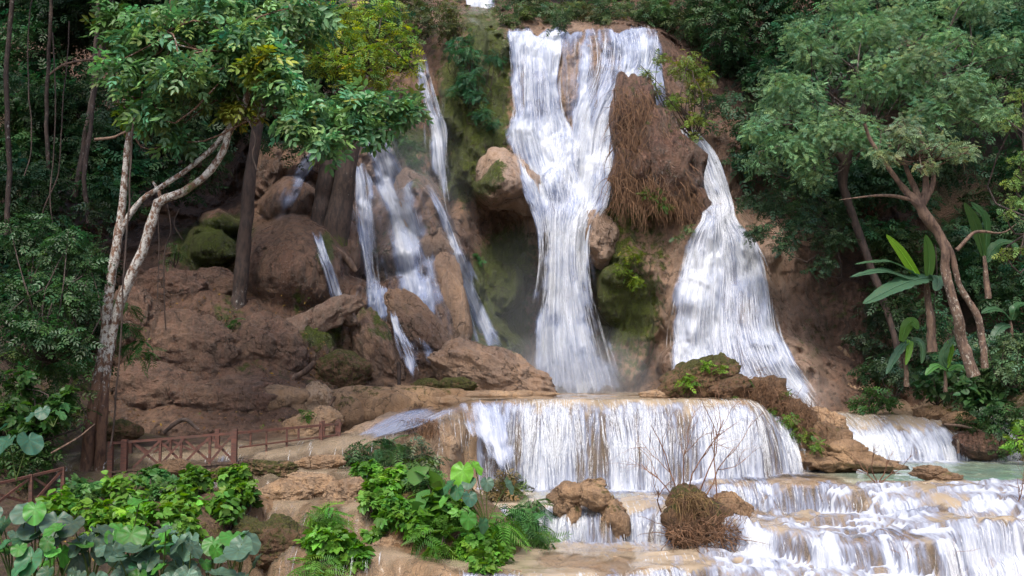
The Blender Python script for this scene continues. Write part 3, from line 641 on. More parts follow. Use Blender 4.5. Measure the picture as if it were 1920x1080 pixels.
def clumps(mb, spots, base, size, tm, dens, rg, sub=7, flat=.8, depth=1.0, stems=None, **kw):
    """spots: (px, py, rpx, Y[, colour]); each spot is split into several uneven lumps"""
    cs = []
    for s in spots:
        px, py, rp, Y = s[:4]; bc = np.asarray(s[4] if len(s) > 4 else base, float)
        c = P(px, py, Y); r = rp / F * Y
        for i in range(sub):
            d = unit(rg.normal(0, 1, 3)) * np.array([1, depth, flat]); rr = r * rg.uniform(.30, .55)
            cc = c + d * (r - rr) * rg.uniform(.5, 1.05)
            n = int(dens * 34 * rr * rr * flat / (size * size)) + 3
            tint = bc * math.exp(rg.normal(0, .16)) * np.array([math.exp(rg.normal(0, .08)), 1, math.exp(rg.normal(0, .08))])
            blob_leaves(mb, cc, np.array([rr, rr * depth, rr * flat]), n, size, tm, tint, rg, **kw)
            cs.append((cc, rr))
    return cs
def limbs(mb, root, cs, rg, r0=.05, col=(.3, .1, 0), frac=.6, seg=5):
    root = np.asarray(root, float)
    for c, r in cs:
        if rg.random() > frac: continue
        m = (root + c) / 2 + rg.normal(0, .18, 3) * np.linalg.norm(c - root) + np.array([0, 0, -.05 * np.linalg.norm(c - root)])
        tube(mb, smooth_path([root, m, c, c + unit(c - m) * r * .7], 9), np.linspace(r0, r0 * .25, 9), seg, col)
def trunk_px(mb, pts, Y, seg=12, col=(.5, .1, 0), n=40, wob=.18, colf=None):
    """pts: (px, py, half width in px)"""
    a = smooth_path(np.array(pts, float), n); pth = P(a[:, 0], a[:, 1], Y); 
    pth[:, 1] += .15 * fbm(pth * .8, 2)
    c = np.repeat(np.array([colf(q) for q in a]), seg, 0) if colf else col
    m2 = MB(); tube(m2, pth, a[:, 2] / F * Y, seg, (1, 1, 1), wob, cap=False)
    mb.add(m2.v[0], m2.f[0], c); return pth
RG = np.random.default_rng(11)
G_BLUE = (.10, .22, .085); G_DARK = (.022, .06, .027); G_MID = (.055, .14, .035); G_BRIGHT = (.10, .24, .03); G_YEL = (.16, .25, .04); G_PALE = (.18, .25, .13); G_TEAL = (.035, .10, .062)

def tree(name, label, cat, trunks, Y, spots, base, size, tm, dens, bark='bark', leaf='leaf', tcol=None, group=None, sub=7, limb_from=None, lf=.55, lr=.05, **kw):
    bx, by = trunks[0][0][:2]; o = thing(name, P(bx, by, Y), label, cat, group)
    tb = MB()
    for t in trunks: trunk_px(tb, t, Y, colf=tcol)
    cb = MB(); cs = clumps(cb, spots, base, size, tm, dens, RG, sub=sub, **kw)
    if limb_from:
        for q in limb_from:
            near = [(c, r) for c, r in cs if np.linalg.norm(c - P(q[0], q[1], Y)) < q[2]]
            limbs(tb, P(q[0], q[1], Y), near, RG, lr, frac=lf)
    tb.build('trunk', M[bark], o); cb.build('crown', M[leaf], o)
    return o
def bush(label, spots, base, size, tm, dens, name='bush', cat='bush', leaf='leaf', group=None, sub=6, stems=True, foot=None, flat=.8, **kw):
    xs_ = np.array([s[:4] for s in spots], float)
    f_ = P(xs_[:, 0].mean(), (xs_[:, 1] + xs_[:, 2] * .8).max(), xs_[:, 3].mean()) if foot is None else np.asarray(foot, float)
    o = thing(name, f_, label, cat, group)
    cb = MB(); cs = clumps(cb, spots, base, size, tm, dens, RG, sub=sub, flat=flat, **kw); cb.build('foliage', M[leaf], o)
    if stems:
        sb = MB(); limbs(sb, f_, cs, RG, .03, (.2, .05, 0), .5, 4)
        if sb.v: sb.build('stems', M['darkbark'], o)
    return o
def mass(name, n, pxr, pyr, Yf, rp, base, size, tm, dens, skip=None, sub=4, **kw):
    mb = MB(); k = 0
    while k < n:
        px = RG.uniform(*pxr); py = RG.uniform(*pyr)
        if skip and skip(px, py): k += .2; continue
        k += 1
        Y = Yf(px, py) + RG.normal(0, .8); r = RG.uniform(*rp)
        c = np.array(base) * math.exp(RG.normal(0, .28)) * np.array([math.exp(RG.normal(0, .15)), 1, math.exp(RG.normal(0, .12))])
        clumps(mb, [(px, py, r, Y, c)], c, size, tm, dens, RG, sub=sub, **kw)
    return tag(mb.build(name, M['leaf']), kind='stuff')

# far and dark forest that reads as one mass
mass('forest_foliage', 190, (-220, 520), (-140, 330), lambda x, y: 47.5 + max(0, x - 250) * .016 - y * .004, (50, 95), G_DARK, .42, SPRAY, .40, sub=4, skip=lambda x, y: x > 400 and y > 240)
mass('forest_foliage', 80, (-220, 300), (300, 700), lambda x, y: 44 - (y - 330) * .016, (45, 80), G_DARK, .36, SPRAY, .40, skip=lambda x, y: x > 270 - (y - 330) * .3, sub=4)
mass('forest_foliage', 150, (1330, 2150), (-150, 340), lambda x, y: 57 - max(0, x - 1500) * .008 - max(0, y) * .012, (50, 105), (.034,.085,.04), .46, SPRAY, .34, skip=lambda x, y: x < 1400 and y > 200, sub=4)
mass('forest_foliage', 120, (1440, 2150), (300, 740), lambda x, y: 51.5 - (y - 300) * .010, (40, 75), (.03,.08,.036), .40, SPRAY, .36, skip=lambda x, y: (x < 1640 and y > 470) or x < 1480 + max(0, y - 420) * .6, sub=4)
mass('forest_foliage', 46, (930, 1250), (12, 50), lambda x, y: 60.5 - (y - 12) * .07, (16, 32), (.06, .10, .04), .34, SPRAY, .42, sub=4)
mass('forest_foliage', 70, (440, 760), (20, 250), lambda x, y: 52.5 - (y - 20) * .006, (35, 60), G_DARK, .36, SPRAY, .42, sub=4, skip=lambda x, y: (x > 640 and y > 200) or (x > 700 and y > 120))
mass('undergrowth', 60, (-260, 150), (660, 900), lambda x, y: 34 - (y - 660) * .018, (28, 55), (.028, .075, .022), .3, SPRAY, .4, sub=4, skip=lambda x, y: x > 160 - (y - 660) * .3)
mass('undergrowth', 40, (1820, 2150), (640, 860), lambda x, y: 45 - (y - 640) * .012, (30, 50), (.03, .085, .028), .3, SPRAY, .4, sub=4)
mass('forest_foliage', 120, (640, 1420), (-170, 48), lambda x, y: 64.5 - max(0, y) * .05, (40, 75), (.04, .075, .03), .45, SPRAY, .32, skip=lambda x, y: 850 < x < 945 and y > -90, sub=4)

# unseen trees above the frame, added to shade the left slope
for bx, sp, lab in ((-330, [(-150,-330,150,35),(30,-360,160,35.5),(-40,-250,130,35),(160,-300,140,36)], 'unseen tall tree added to shade the left slope'), (-430, [(300,-330,150,36),(430,-310,130,36.5),(230,-420,150,35),(380,-420,140,36)], 'unseen spreading tree added to shade the rock slope behind the lichen tree')):
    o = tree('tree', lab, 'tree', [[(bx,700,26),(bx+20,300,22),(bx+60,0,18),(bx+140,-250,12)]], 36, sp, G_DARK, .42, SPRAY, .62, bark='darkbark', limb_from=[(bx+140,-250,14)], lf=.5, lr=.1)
# ---- left side
LCH = lambda q: (np.clip(.10 + .44 * sst(800, 640, q[1]) * sst(120, 420, q[1] + .35 * q[0]), 0, 1), .05 + .55 * math.exp(-((q[0] - 355) / 50) ** 2 - ((q[1] - 350) / 25) ** 2), 0)
tree('lichen_tree', 'twin-stemmed leaning tree with white lichen bark beside the footbridge', 'tree',
     [[(160,885,12.2),(172,790,11.5),(184,710,10.8),(196,620,10.1),(208,530,9.4),(220,450,8.6),(228,390,6.5),(236,310,6.5),(243,250,6.1),(256,180,5.8),(285,110,5.0),(312,40,4.3),(330,-40,3.6)],
      [(186,885,10.1),(192,790,9.4),(200,680,8.6),(214,600,8.6),(240,530,9.0),(266,470,9.4),(284,415,9.4),(297,378,8.6),(340,362,7.6),(388,328,7.2),(418,285,6.5),(430,248,6.1),(446,222,6.5),(462,190,6.5),(466,140,5.8),(462,90,4.3)],
      [(221,452,5.8),(232,420,5.8),(262,376,5.0),(310,345,4.7),(360,312,4.7),(405,272,5.0),(440,230,5.0),(480,222,4.3),(506,205,3.2),(560,150,2.2)],
      [(300,384,3.6),(298,362,3.6),(286,340,2.5)]], 33,
     [(290,70,80,33),(390,40,95,33.5),(470,80,85,32.5),(550,50,85,33.5),(240,130,60,32.5),(335,150,80,32),(420,150,70,33),(520,150,80,32),(590,215,62,31.5),(665,190,60,32),(735,190,58,32.5),(690,235,50,32),(770,200,35,32.5),(300,215,55,32.5),(560,235,50,31.5),(615,262,40,31),(332,258,34,33),(345,60,80,34.5),(460,10,90,34.5),(230,40,60,34,G_MID),(450,205,34,33,(.16,.2,.03)),(480,120,40,31.5,(.15,.20,.03)),(250,210,34,33,(.1,.2,.03))],
     G_BLUE, .40, WHORL, .62, bark='lichen', leaf='gloss_leaf', tcol=LCH, limb_from=[(462,100,3.5),(312,60,3),(506,205,3),(243,240,2)], lf=.22, lr=.035, v=.34, hue=.2, droop=.7)
tree('tree', 'tree with yellow-green crown behind the lichen tree, above the thick leaning trunk', 'tree', [[(745,250,8),(720,180,8),(700,110,7),(690,60,5)]], 38,
     [(640,70,60,37.5),(700,60,60,38),(690,110,62,37),(620,120,50,36.8),(745,110,45,37.5),(600,70,40,37.5),(720,30,50,38.5),(770,125,30,37.5),(755,70,46,38),(660,150,44,36.8),(590,110,40,36.8),(720,150,40,37),(670,30,60,38.5)], G_YEL, .32, FINE, .34, bark='darkbark', limb_from=[(700,110,5)], v=.34, hue=.26)
tree('tree', 'thick twin trunk leaning right in front of the left-hand cascades', 'tree',
     [[(622,470,36),(632,420,28),(645,350,21),(658,290,17),(674,230,15),(690,160,12),(705,80,10)], [(592,445,22),(602,390,17),(615,320,14),(632,250,12),(655,180,10)]], 46.5,
     [(640,215,40,46),(700,40,70,48),(620,30,60,48),(580,110,60,48.5)], G_DARK, .3, SPRAY, .3, bark='darkbark', tcol=lambda q: (.12, .1 + .5 * sst(380, 470, q[1]), 0))
tree('tree', 'slim dark tree standing on the rock slope behind the bridge', 'tree', [[(444,612,17),(449,560,14),(456,480,13),(463,400,12),(470,320,11),(482,240,10),(492,150,9),(500,60,8)]], 43,
     [(480,60,60,43.5),(420,110,60,44),(540,90,60,44),(500,260,36,44),(420,280,40,45),(560,280,40,45.5)], G_DARK, .3, SPRAY, .32, bark='darkbark', tcol=lambda q: (.3 * sst(480, 560, q[1]), .1, 0))
for (pts, Y, lab, wd) in (([(168,420),(160,330),(170,230),(178,120),(185,0),(190,-80)], 42, 'pale straight trunk deep in the dark forest, nearest the lichen tree', 4.5),
                      ([(95,420),(92,300),(88,180),(96,40),(98,-80)], 44, 'thin grey trunk in the dark forest between two hanging vines', 4),
                      ([(14,440),(18,300),(12,150),(22,0),(24,-80)], 41, 'slender trunk at the far left edge of the dark forest', 5),
                      ([(140,370),(165,230),(182,130),(205,40),(215,-60)], 43, 'lichen-spotted slanting trunk among the dark left trees', 6)):
    sp_ = [(pts[-1][0] + RG.uniform(-30, 30), pts[-1][1] + RG.uniform(-20, 60), RG.uniform(45, 70), Y + .6) for _ in range(3)] + [(pts[2][0] + RG.uniform(-40, 40), pts[2][1], 30, Y + .5)]
    tree('tree', lab, 'tree', [[(a, b, wd * (1 - .05 * i)) for i, (a, b) in enumerate(pts)]], Y, sp_, G_DARK, .32, SPRAY, .3, bark='darkbark', tcol=lambda q: (.22, .1, 0))
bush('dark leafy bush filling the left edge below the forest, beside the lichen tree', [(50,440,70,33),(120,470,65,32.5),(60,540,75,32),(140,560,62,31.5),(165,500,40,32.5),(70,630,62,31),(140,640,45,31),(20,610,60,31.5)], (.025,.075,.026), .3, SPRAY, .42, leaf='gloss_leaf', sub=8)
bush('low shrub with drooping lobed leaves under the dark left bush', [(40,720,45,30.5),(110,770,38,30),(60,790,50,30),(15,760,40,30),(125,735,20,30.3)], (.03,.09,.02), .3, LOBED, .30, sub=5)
bush('small sprig of leaves hanging below the lichen branch', [(335,470,22,38),(320,490,14,38)], (.05,.10,.03), .2, SPRAY, .3, sub=4)
for (sp_, lab) in (([(262,650,34,34),(236,620,22,34)], 'dark fern growing on the rock beside the lichen trunk'), ([(440,606,26,41.8)], 'small dark green fern at the foot of the slim dark tree'), ([(238,580,20,34.5)], 'tuft of fern leaves clinging above the rock slope')):
    bush(lab, sp_, (.03,.11,.03), .5, FERN, .5, name='fern', cat='fern', sub=4, stems=False, up=.75)

# ---- right side
tree('tree', 'great fine-leaved tree spreading over the right side of the falls', 'tree', [[(1690,700,5),(1668,600,6),(1640,520,7),(1612,440,7),(1590,380,8),(1580,330,9),(1600,250,12),(1640,170,10),(1680,80,8)], [(1580,320,9),(1580,300,8),(1530,240,6),(1480,200,4)], [(1642,236,10),(1700,200,8),(1750,150,6),(1800,120,4)], [(1745,300,6),(1755,240,6),(1765,180,5),(1770,120,4)]], 47,
     [(1490,180,85,46),(1440,240,62,45.5),(1400,245,34,45.5),(1560,110,85,46.5),(1560,240,85,45),(1510,60,50,47),(1640,60,85,47),(1650,150,90,45.5),(1720,140,85,45.5),(1640,250,70,44.5),(1800,170,85,45),(1770,70,80,46.5),(1850,220,62,44.5),(1870,100,70,46),(1480,290,62,45),(1430,310,40,46),(1700,30,70,47.5),(1590,20,60,48),(1740,220,60,44.5),(1530,330,50,45.5),(1820,20,70,47)],
     (.135,.245,.12), .25, FINE, .36, bark='darkbark', tcol=lambda q: (.1, .15, 0), limb_from=[(1640,240,7),(1530,240,4),(1750,150,5)], lf=.15, lr=.05, v=.26, sub=9)
tree('tree', 'crooked branching tree with pale leaves at the right, above the banana plant', 'tree',
     [[(1826,705,11),(1806,640,10.5),(1786,570,9),(1772,510,8.5),(1768,465,8.5),(1752,430,9),(1732,405,10),(1722,385,9)], [(1848,690,7),(1836,600,6.5),(1800,540,5.5),(1782,480,6),(1760,440,7)],
      [(1724,390,8),(1700,360,7),(1678,335,5),(1648,285,4),(1620,232,3)], [(1724,388,7),(1716,350,6),(1700,315,4),(1690,270,3)], [(1726,388,7),(1738,340,6),(1730,290,4.5),(1722,240,3)], [(1728,386,6),(1752,340,5),(1748,300,4),(1770,270,3)], [(1712,376,4),(1670,368,3.2),(1630,368,2),(1575,374,.6)], [(1790,470,4),(1830,435,3),(1880,436,1.6),(1905,420,.6)]], 40,
     [(1700,255,50,39.5),(1750,275,46,39.3),(1670,295,30,39),(1790,285,36,39.6),(1740,315,26,39),(1640,290,18,39),(1820,280,20,40)], G_PALE, .24, FINE, .40, tcol=lambda q: (.35 * sst(420, 520, q[1]), .15, 0), limb_from=[(1716,300,1.6),(1750,300,1.6)], lf=.6, lr=.035)
bush('drooping dark shrub hanging over the right waterfall', [(1440,385,50,47.5),(1500,410,56,47),(1425,430,36,47.2),(1555,450,48,47),(1520,360,50,47.8),(1590,400,40,47.5),(1470,455,32,46.8),(1540,500,34,47),(1400,375,20,47.5),(1475,330,40,48)], (.035,.08,.04), .28, SPRAY, .34, sub=7, foot=P(1560,430,49.5))
bush('yellow-green bush leaning over the lip of the main waterfall', [(1285,125,40,53),(1305,170,38,52.6),(1262,200,32,52.4),(1300,225,28,52.4),(1320,140,26,53),(1210,140,18,52.6),(1225,165,16,52.3),(1240,110,20,53),(1295,255,14,52.3)], (.13,.19,.04), .3, SPRAY, .27, sub=6, foot=P(1300,260,53.2))
for i, (sp_, c, lab) in enumerate((([(1265,50,45,59),(1310,70,50,58.5),(1290,20,50,60)], (.05,.09,.04), 'grey-green tree crown just right of the main lip'), ([(1370,60,62,59),(1345,120,50,58),(1400,110,50,58)], G_DARK, 'dark round tree crown above the yellow-green bush'), ([(1440,30,60,58),(1470,90,60,57),(1420,150,50,56.5)], (.018,.045,.025), 'very dark tree between the round crown and the great fine-leaved tree'),
        ([(960,30,38,62),(985,0,40,63)], (.05,.085,.04), 'small tree beside the far upper fall'), ([(1040,35,36,63),(1010,10,36,64)], (.09,.12,.045), 'light olive bush above the left curtain of the main fall'), ([(1095,25,40,63.5),(1085,45,26,62.5)], (.10,.12,.05), 'pale olive bush in the middle above the main fall'), ([(1150,10,50,64),(1190,35,40,63)], G_MID, 'green bush behind the broad right curtain of the main fall'), ([(1225,20,40,61)], (.03,.06,.03), 'small dark bush at the right end of the lip'))):
    bush(lab, sp_, c, .34, SPRAY, .33, name='tree' if 'tree' in lab else 'bush', cat='tree' if 'tree' in lab else 'bush', sub=7)
bush('feathery green shrubs hanging down the mossy cliff left of the main fall', [(850,90,28,54),(872,110,34,53.5),(885,145,34,53.2),(898,180,30,53),(905,215,26,52.9),(860,170,24,53.6),(930,110,20,54.2),(880,75,24,54.8),(925,230,16,53.2)], (.03,.105,.05), .3, FINE, .4, sub=6, foot=P(890,200,55), droop=.8)
bush('ferny green clump on the wall beside the narrow curtain', [(765,270,26,52.6),(780,300,20,52.4),(750,255,20,53)], (.035,.11,.025), .3, FERN, .45, name='fern', cat='fern', sub=5, stems=False)
for (sp_, c, lab) in (([(735,20,50,56),(800,40,56,56),(780,0,50,57)], (.06,.075,.03), 'brownish scrub at the cliff top left of the far fall'), ([(840,20,30,57),(850,55,30,56)], (.08,.10,.035), 'dry scrub hanging beside the far upper fall'), ([(905,62,20,56.5),(930,75,16,56.2),(885,70,18,56)], (.07,.10,.02), 'mossy tuft on the cliff shoulder below the far fall')):
    bush(lab, sp_, c, .3, SPRAY, .34, sub=7)
und = [([(1648,745,34,45),(1620,760,24,45.2)], (.035,.10,.025), 'low bright green bush at the top left of the right cascade'), ([(1700,712,44,45.5),(1660,690,34,46.5)], (.03,.07,.035), 'dark bush behind the right cascade, left of the banana plants'),
       ([(1740,728,40,44.6),(1775,700,36,45)], (.03,.085,.03), 'broad-leaved bush under the banana plant'), ([(1822,735,44,43.6),(1860,755,36,43.2)], (.03,.09,.028), 'thick green bush at the foot of the crooked tree'),
       ([(1890,690,44,42.5),(1870,650,34,43),(1915,640,36,43)], (.06,.12,.05), 'tall bush with pale flowers at the right edge'), ([(1860,800,34,42.3),(1905,775,40,42)], (.028,.085,.03), 'dark bush overhanging the turquoise pool'),
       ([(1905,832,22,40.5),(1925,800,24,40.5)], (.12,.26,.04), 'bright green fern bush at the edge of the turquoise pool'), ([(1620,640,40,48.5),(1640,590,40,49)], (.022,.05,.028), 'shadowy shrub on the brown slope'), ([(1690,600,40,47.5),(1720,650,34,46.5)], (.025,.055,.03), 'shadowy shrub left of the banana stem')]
for sp_, c, lab in und: bush(lab, sp_, c, .34, BROAD if 'broad' in lab or 'thick' in lab else SPRAY, .38, leaf='gloss_leaf' if 'bright' not in lab else 'leaf', sub=7)
bush('pale leafy branch reaching in from the right edge', [(1905,340,26,27),(1910,380,24,27),(1918,300,26,27),(1900,230,22,28),(1915,180,26,28),(1890,400,16,27),(1908,470,14,27),(1880,480,12,27.5)], (.13,.22,.06), .17, SPRAY, .32, name='branch', cat='branch', sub=5, foot=P(1960,420,28))
# ------------------------------------------------------------------ boulders
_bm = bmesh.new(); bmesh.ops.create_icosphere(_bm, subdivisions=6, radius=1)
ICO = np.array([v.co[:] for v in _bm.verts]); ICOF = np.array([[v.index for v in f.verts] for f in _bm.faces])
_bm.free(); _bm = bmesh.new(); bmesh.ops.create_icosphere(_bm, subdivisions=4, radius=1)
ICO4 = np.array([v.co[:] for v in _bm.verts]); ICOF4 = np.array([[v.index for v in f.verts] for f in _bm.faces]); _bm.free()
def rock_pts(c, rad, rot=0, facets=7, rough=.16, seed=0, fine=True, cut=.82):
    """rad: half sizes across the view, in depth, and up; rot tilts it in the view plane"""
    rg = np.random.default_rng(seed); d = ICO if fine else ICO4
    k = np.ones(len(d))
    for _ in range(facets):
        n = unit(rg.normal(0, 1, 3)); s = d @ n
        k = np.minimum(k, np.where(s > .05, rg.uniform(cut - .12, cut + .1) / np.maximum(s, .05), 9))
    k = k * (1 + rough * fbm(d * 1.7 + seed * 3.1, 3) + rough * .45 * fbm(d * 6 + seed, 4) + rough * .2 * (ridge(d * 11 + seed, 3) - .4))
    v = d * k[:, None] * np.asarray(rad)
    a = R(rot); x = v[:, 0] * math.cos(a) + v[:, 2] * math.sin(a); z = -v[:, 0] * math.sin(a) + v[:, 2] * math.cos(a)
    return np.asarray(c) + np.stack([x, v[:, 1], z], 1), d
def boulder(label, parts, mat='cliff', cols=(.1, .3, .1), mosstop=.5, facets=6, rough=.16, name='boulder', cat='boulder', group=None, cut=.85):
    """parts: (px, py, rx, ry, rot, Y[, depth factor]); overlapping lumps of one rock"""
    mb = MB()
    for i, q in enumerate(parts):
        px, py, rx, ry, rot, Y = q[:6]; df = q[6] if len(q) > 6 else .9
        c = P(px, py, Y); sx, sz = rx / F * Y, ry / F * Y
        v, d = rock_pts(c, (sx * 1.08, min(sx, sz) * df * 1.15, sz * 1.08), rot, facets, rough, int(px * 7 + py), len(parts) < 3, cut)
        nn = unit(v - c)
        mo = np.clip(cols[0] + mosstop * sst(.1, .9, nn[:, 2]) * (.6 + .6 * fbm(v * 1.5, 3)), -.6, 1)
        mb.add(v, ICOF if len(parts) < 3 else ICOF4, v3(mo, np.clip(cols[1] + .3 * fbm(v * .9, 3), 0, 1), cols[2] + 0 * mo))
    o = mb.build(name, M[mat]); return tag(o, label, cat, group)
boulder('tan sloping rock hump at the left foot of the main waterfall', [(925,705,105,48,17,43.6,1.2),(880,690,60,50,10,43.8)], 'cliff', (.08, .12, .35), .35, 4)
boulder('long leaning brown slab between the two small left streams', [(788,622,92,36,52,44.9,.8)], 'cliff', (.05, .45, .2), .25, 7, .12)
boulder('tall orange-brown rock spur between the misty veil and the silky water slide', [(786,395,42,72,-22,50.3,.9),(818,462,34,46,-14,49.5,1),(838,520,28,50,-12,49.1,1),(853,590,26,80,-10,48.5,1)], 'cliff', (.03, .1, .3), .12, 4, .14, name='rock_spur')
boulder('pale rounded knob of rock bulging at the left edge of the main waterfall', [(946,336,46,52,0,53.8,1.5),(985,352,34,50,-20,53.4,1.4),(915,300,26,30,0,54.4,1.2)], 'cliff', (-.5, .0, .9), .0, 2, .16, cut=.95)
boulder('pale rock shoulder at the right edge of the main waterfall, under the root fringe', [(1122,446,34,52,-12,52.4,1.1)], 'cliff', (.05, .0, .7), .25, 3, .16, cut=.92)
boulder('brown slab with mossy edge left of the cleft stream', [(705,655,36,78,-24,43.9,.9)], 'cliff', (.2, .5, .15), .4, 7, .14)
boulder('square mossy block above the tan ledge', [(642,695,52,42,-8,42.6,.9)], 'mossrock', (.42, .5, .1), .3, 8, .12)
boulder('jagged brown rock shelf with dark green hollow below it', [(590,600,85,26,-22,43.0,.7),(520,640,60,34,-15,42.6,.7),(640,585,30,24,20,43.4,.8)], 'cliff', (.08, .7, .35), .25, 8, .3)
boulder('dark mossy stone on the ledge left of the tan hump', [(858,722,34,15,0,42.4)], 'mossrock', (.6, .6, 0), .3, 6)
boulder('smaller mossy stone beside the cleft stream foot', [(800,722,26,13,0,42.2)], 'mossrock', (.55, .6, 0), .3, 6)
boulder('rounded ochre rock with a dark hollow behind the bridge', [(505,752,48,30,0,39.2,.9),(556,768,32,36,10,39.4,.6),(478,778,26,34,0,39.0,.8),(530,742,50,18,4,39.2,.8)], 'tan', (.1, .35, .2), .15, 4, .14)
boulder('pale tan boulder behind the right end of the bridge', [(575,806,42,28,-6,37.8),(610,790,30,26,0,38.2)], 'tan', (.05, .05, .3), .1, 5)
boulder('small pale block leaning beside the ochre hollow rock', [(596,752,30,32,12,39.6)], 'tan', (.05, .05, .6), .1, 6)
boulder('long ochre ledge with mossy top under the leaning slabs', [(690,766,88,40,0,40.2,.8),(770,756,76,30,2,40.8,.8),(640,780,44,40,0,39.8,.8),(836,748,50,20,0,41,.8)], 'tan', (.22, .18, .12), .3, 4, .16)
boulder('low flat tan rim stones left of the main fall foot', [(900,744,90,11,0,41.2,1.6),(980,742,66,9,0,41.4,1.6),(840,752,60,12,0,40.8,1.4),(1010,750,40,7,0,40.8,1.4)], 'tan', (.08, .05, .3), .15, 4, .2)
boulder('pale rounded travertine shoulder with trickles, left of the curtain cascade', [(770,838,92,58,6,36.6,1.0),(700,838,60,44,-8,36.4,1.0),(842,836,40,56,0,37.1,1.0),(660,842,40,30,-15,36.2,1)], 'tan', (.03, .15, .55), .05, 3, .16)
boulder('big mossy rock at the lip of the curtain cascade', [(1302,712,64,40,-24,40.2,1),(1345,700,42,34,0,40.4,1)], 'mossrock', (.42, .25, .1), .55, 6, .2)
boulder('smaller brown mossy rock in front of the big mossy one', [(1366,734,42,28,-12,39.6,1)], 'mossrock', (.25, .4, .1), .4, 6, .2)
boulder('flat tan stone step left of the big mossy rock', [(1236,741,34,9,0,39.9,1.4)], 'tan', (.05, 0, .4), .1, 4)
boulder('earthy mound covered with dry grass running down beside the curtain cascade', [(1432,752,44,42,20,40,1),(1478,792,50,42,25,39.3,1),(1515,815,38,34,20,38.9,1)], 'mossrock', (.10, .3, .1), .3, 7, .35)
boulder('knobbly orange travertine tail of the grassy mound, reaching the turquoise pool', [(1520,842,44,32,10,38.4,1),(1565,838,48,34,24,38.2,1),(1628,866,62,17,8,37.5,1.2),(1596,852,34,24,0,37.9,1),(1500,862,30,18,0,38.0,1),(1550,868,46,14,0,37.6,1.2)], 'tan', (.12, .2, .1), .25, 7, .42)
boulder('bare orange rock at the top of the grassy mound, by the right cascade', [(1536,785,26,20,0,42,1),(1560,800,30,24,0,41.8,1)], 'tan', (.05, .1, .2), .1, 5)
boulder('knobbly ochre rock arching over a dark hole in the river', [(1080,926,40,20,-8,31.6,1.0),(1122,938,44,20,22,31.4,1.0),(1152,975,24,36,-8,31.2,.9),(1062,950,24,24,0,31.7,.9),(1108,912,24,13,0,31.7,1),(1072,968,14,30,14,31.5,.8)], 'tan', (.2, .2, .15), .3, 6, .36)
boulder('dark stone standing in for the shade in the hole under the arching river rock', [(1110,985,34,34,0,32.2,.7)], 'cliff', (.1, 1, 0), 0, 4, .2)  # dark rock added in place of the shade inside the arch
boulder('dome of mossy rock wrapped in tangled roots in the river', [(1300,985,50,44,0,30.4,1),(1288,948,36,34,-10,30.5,1),(1330,975,44,36,14,30.4,1)], 'mossrock', (.28, .35, .05), .35, 5, .2)
boulder('ochre rock partly hidden behind the root tangle', [(1368,956,36,28,10,30.9,1)], 'tan', (.25, .15, .1), .35, 5, .2)
boulder('ochre boulder with a small spout, bottom centre under the ferns', [(742,1040,52,38,6,29.2,1),(800,1058,50,30,0,29,1)], 'tan', (.05, .15, .3), .1, 4, .2)
boulder('brown mossy boulder left of the bright fern shrub', [(520,1022,52,48,0,28.6,1)], 'mossrock', (.4, .35, .1), .35, 5, .2)
boulder('dull green stone by the taro leaves', [(468,1000,34,30,0,28.4,1)], 'mossrock', (.55, .35, 0), .3, 5, .2)
for px, py, rx, ry, Y, l in ((590,912,50,22,32,'tan rock step under the bridge end'),(530,930,48,26,31.2,'wet tan rock beside the tiny waterfall'),(650,930,44,30,31.6,'rounded pinkish rock left of the fern mound'),(640,975,40,26,30.6,'brownish rock above the bright fern shrub'),(700,985,46,34,30.2,'red-brown rock between fern mound and small pool'),(600,868,44,14,33.4,'flat tan rock in the trickle below the bridge'),(430,890,40,14,32.2,'mossy rock under the bridge deck'),(510,880,46,18,32.6,'mossy green rock beside the bridge post'),(340,880,40,16,32,'low rock under the braced railing')):
    boulder(l, [(px, py, rx, ry, RG.uniform(-12, 12), Y, 1)], 'tan' if 'tan' in l or 'pink' in l or 'brown' in l else 'mossrock', (.5 if 'moss' in l else .06, .15, .3), .15, 5, .2)
boulder('tiny grassy islet in front of the turquoise pool', [(1744,888,34,13,6,33.6,1.3),(1775,896,26,8,0,33.4,1)], 'tan', (.2, .3, .1), .3, 4, .25)
boulder('smooth dark wet rock at the foot of the right cascade', [(1838,836,52,26,8,42.2,1)], 'cliff', (.05, .9, 0), .05, 3, .1)
boulder('orange-brown stone on the bank above the dark wet rock', [(1798,792,30,20,0,43.4,1),(1745,775,34,14,0,44.6,1)], 'tan', (.2, .3, .1), .2, 5)
boulder('little reddish stone at the rim of the lower right fall', [(1660,916,26,12,0,33.2,1)], 'tan', (.05, .3, .3), .1, 5, .25)
boulder('weathered stone poking out of the bottom pool', [(1168,1068,34,11,0,28.4,1)], 'tan', (.05, .5, .2), .1, 5, .3)
boulder('brown rounded stone beside the lichen tree foot', [(232,808,34,20,0,35.5,1)], 'mossrock', (.4, .3, .1), .3, 4)
boulder('root-hung brown rock pillar splitting the falls', [(1192,225,42,90,-4,52.4,1.1),(1236,300,62,90,-16,51.8,.9),(1285,370,32,70,-22,51.6,.9),(1195,320,44,60,0,51.6,1)], 'cliff', (.22, .95, 0), .15, 6, .3, name='rock_pillar', cat='rock')

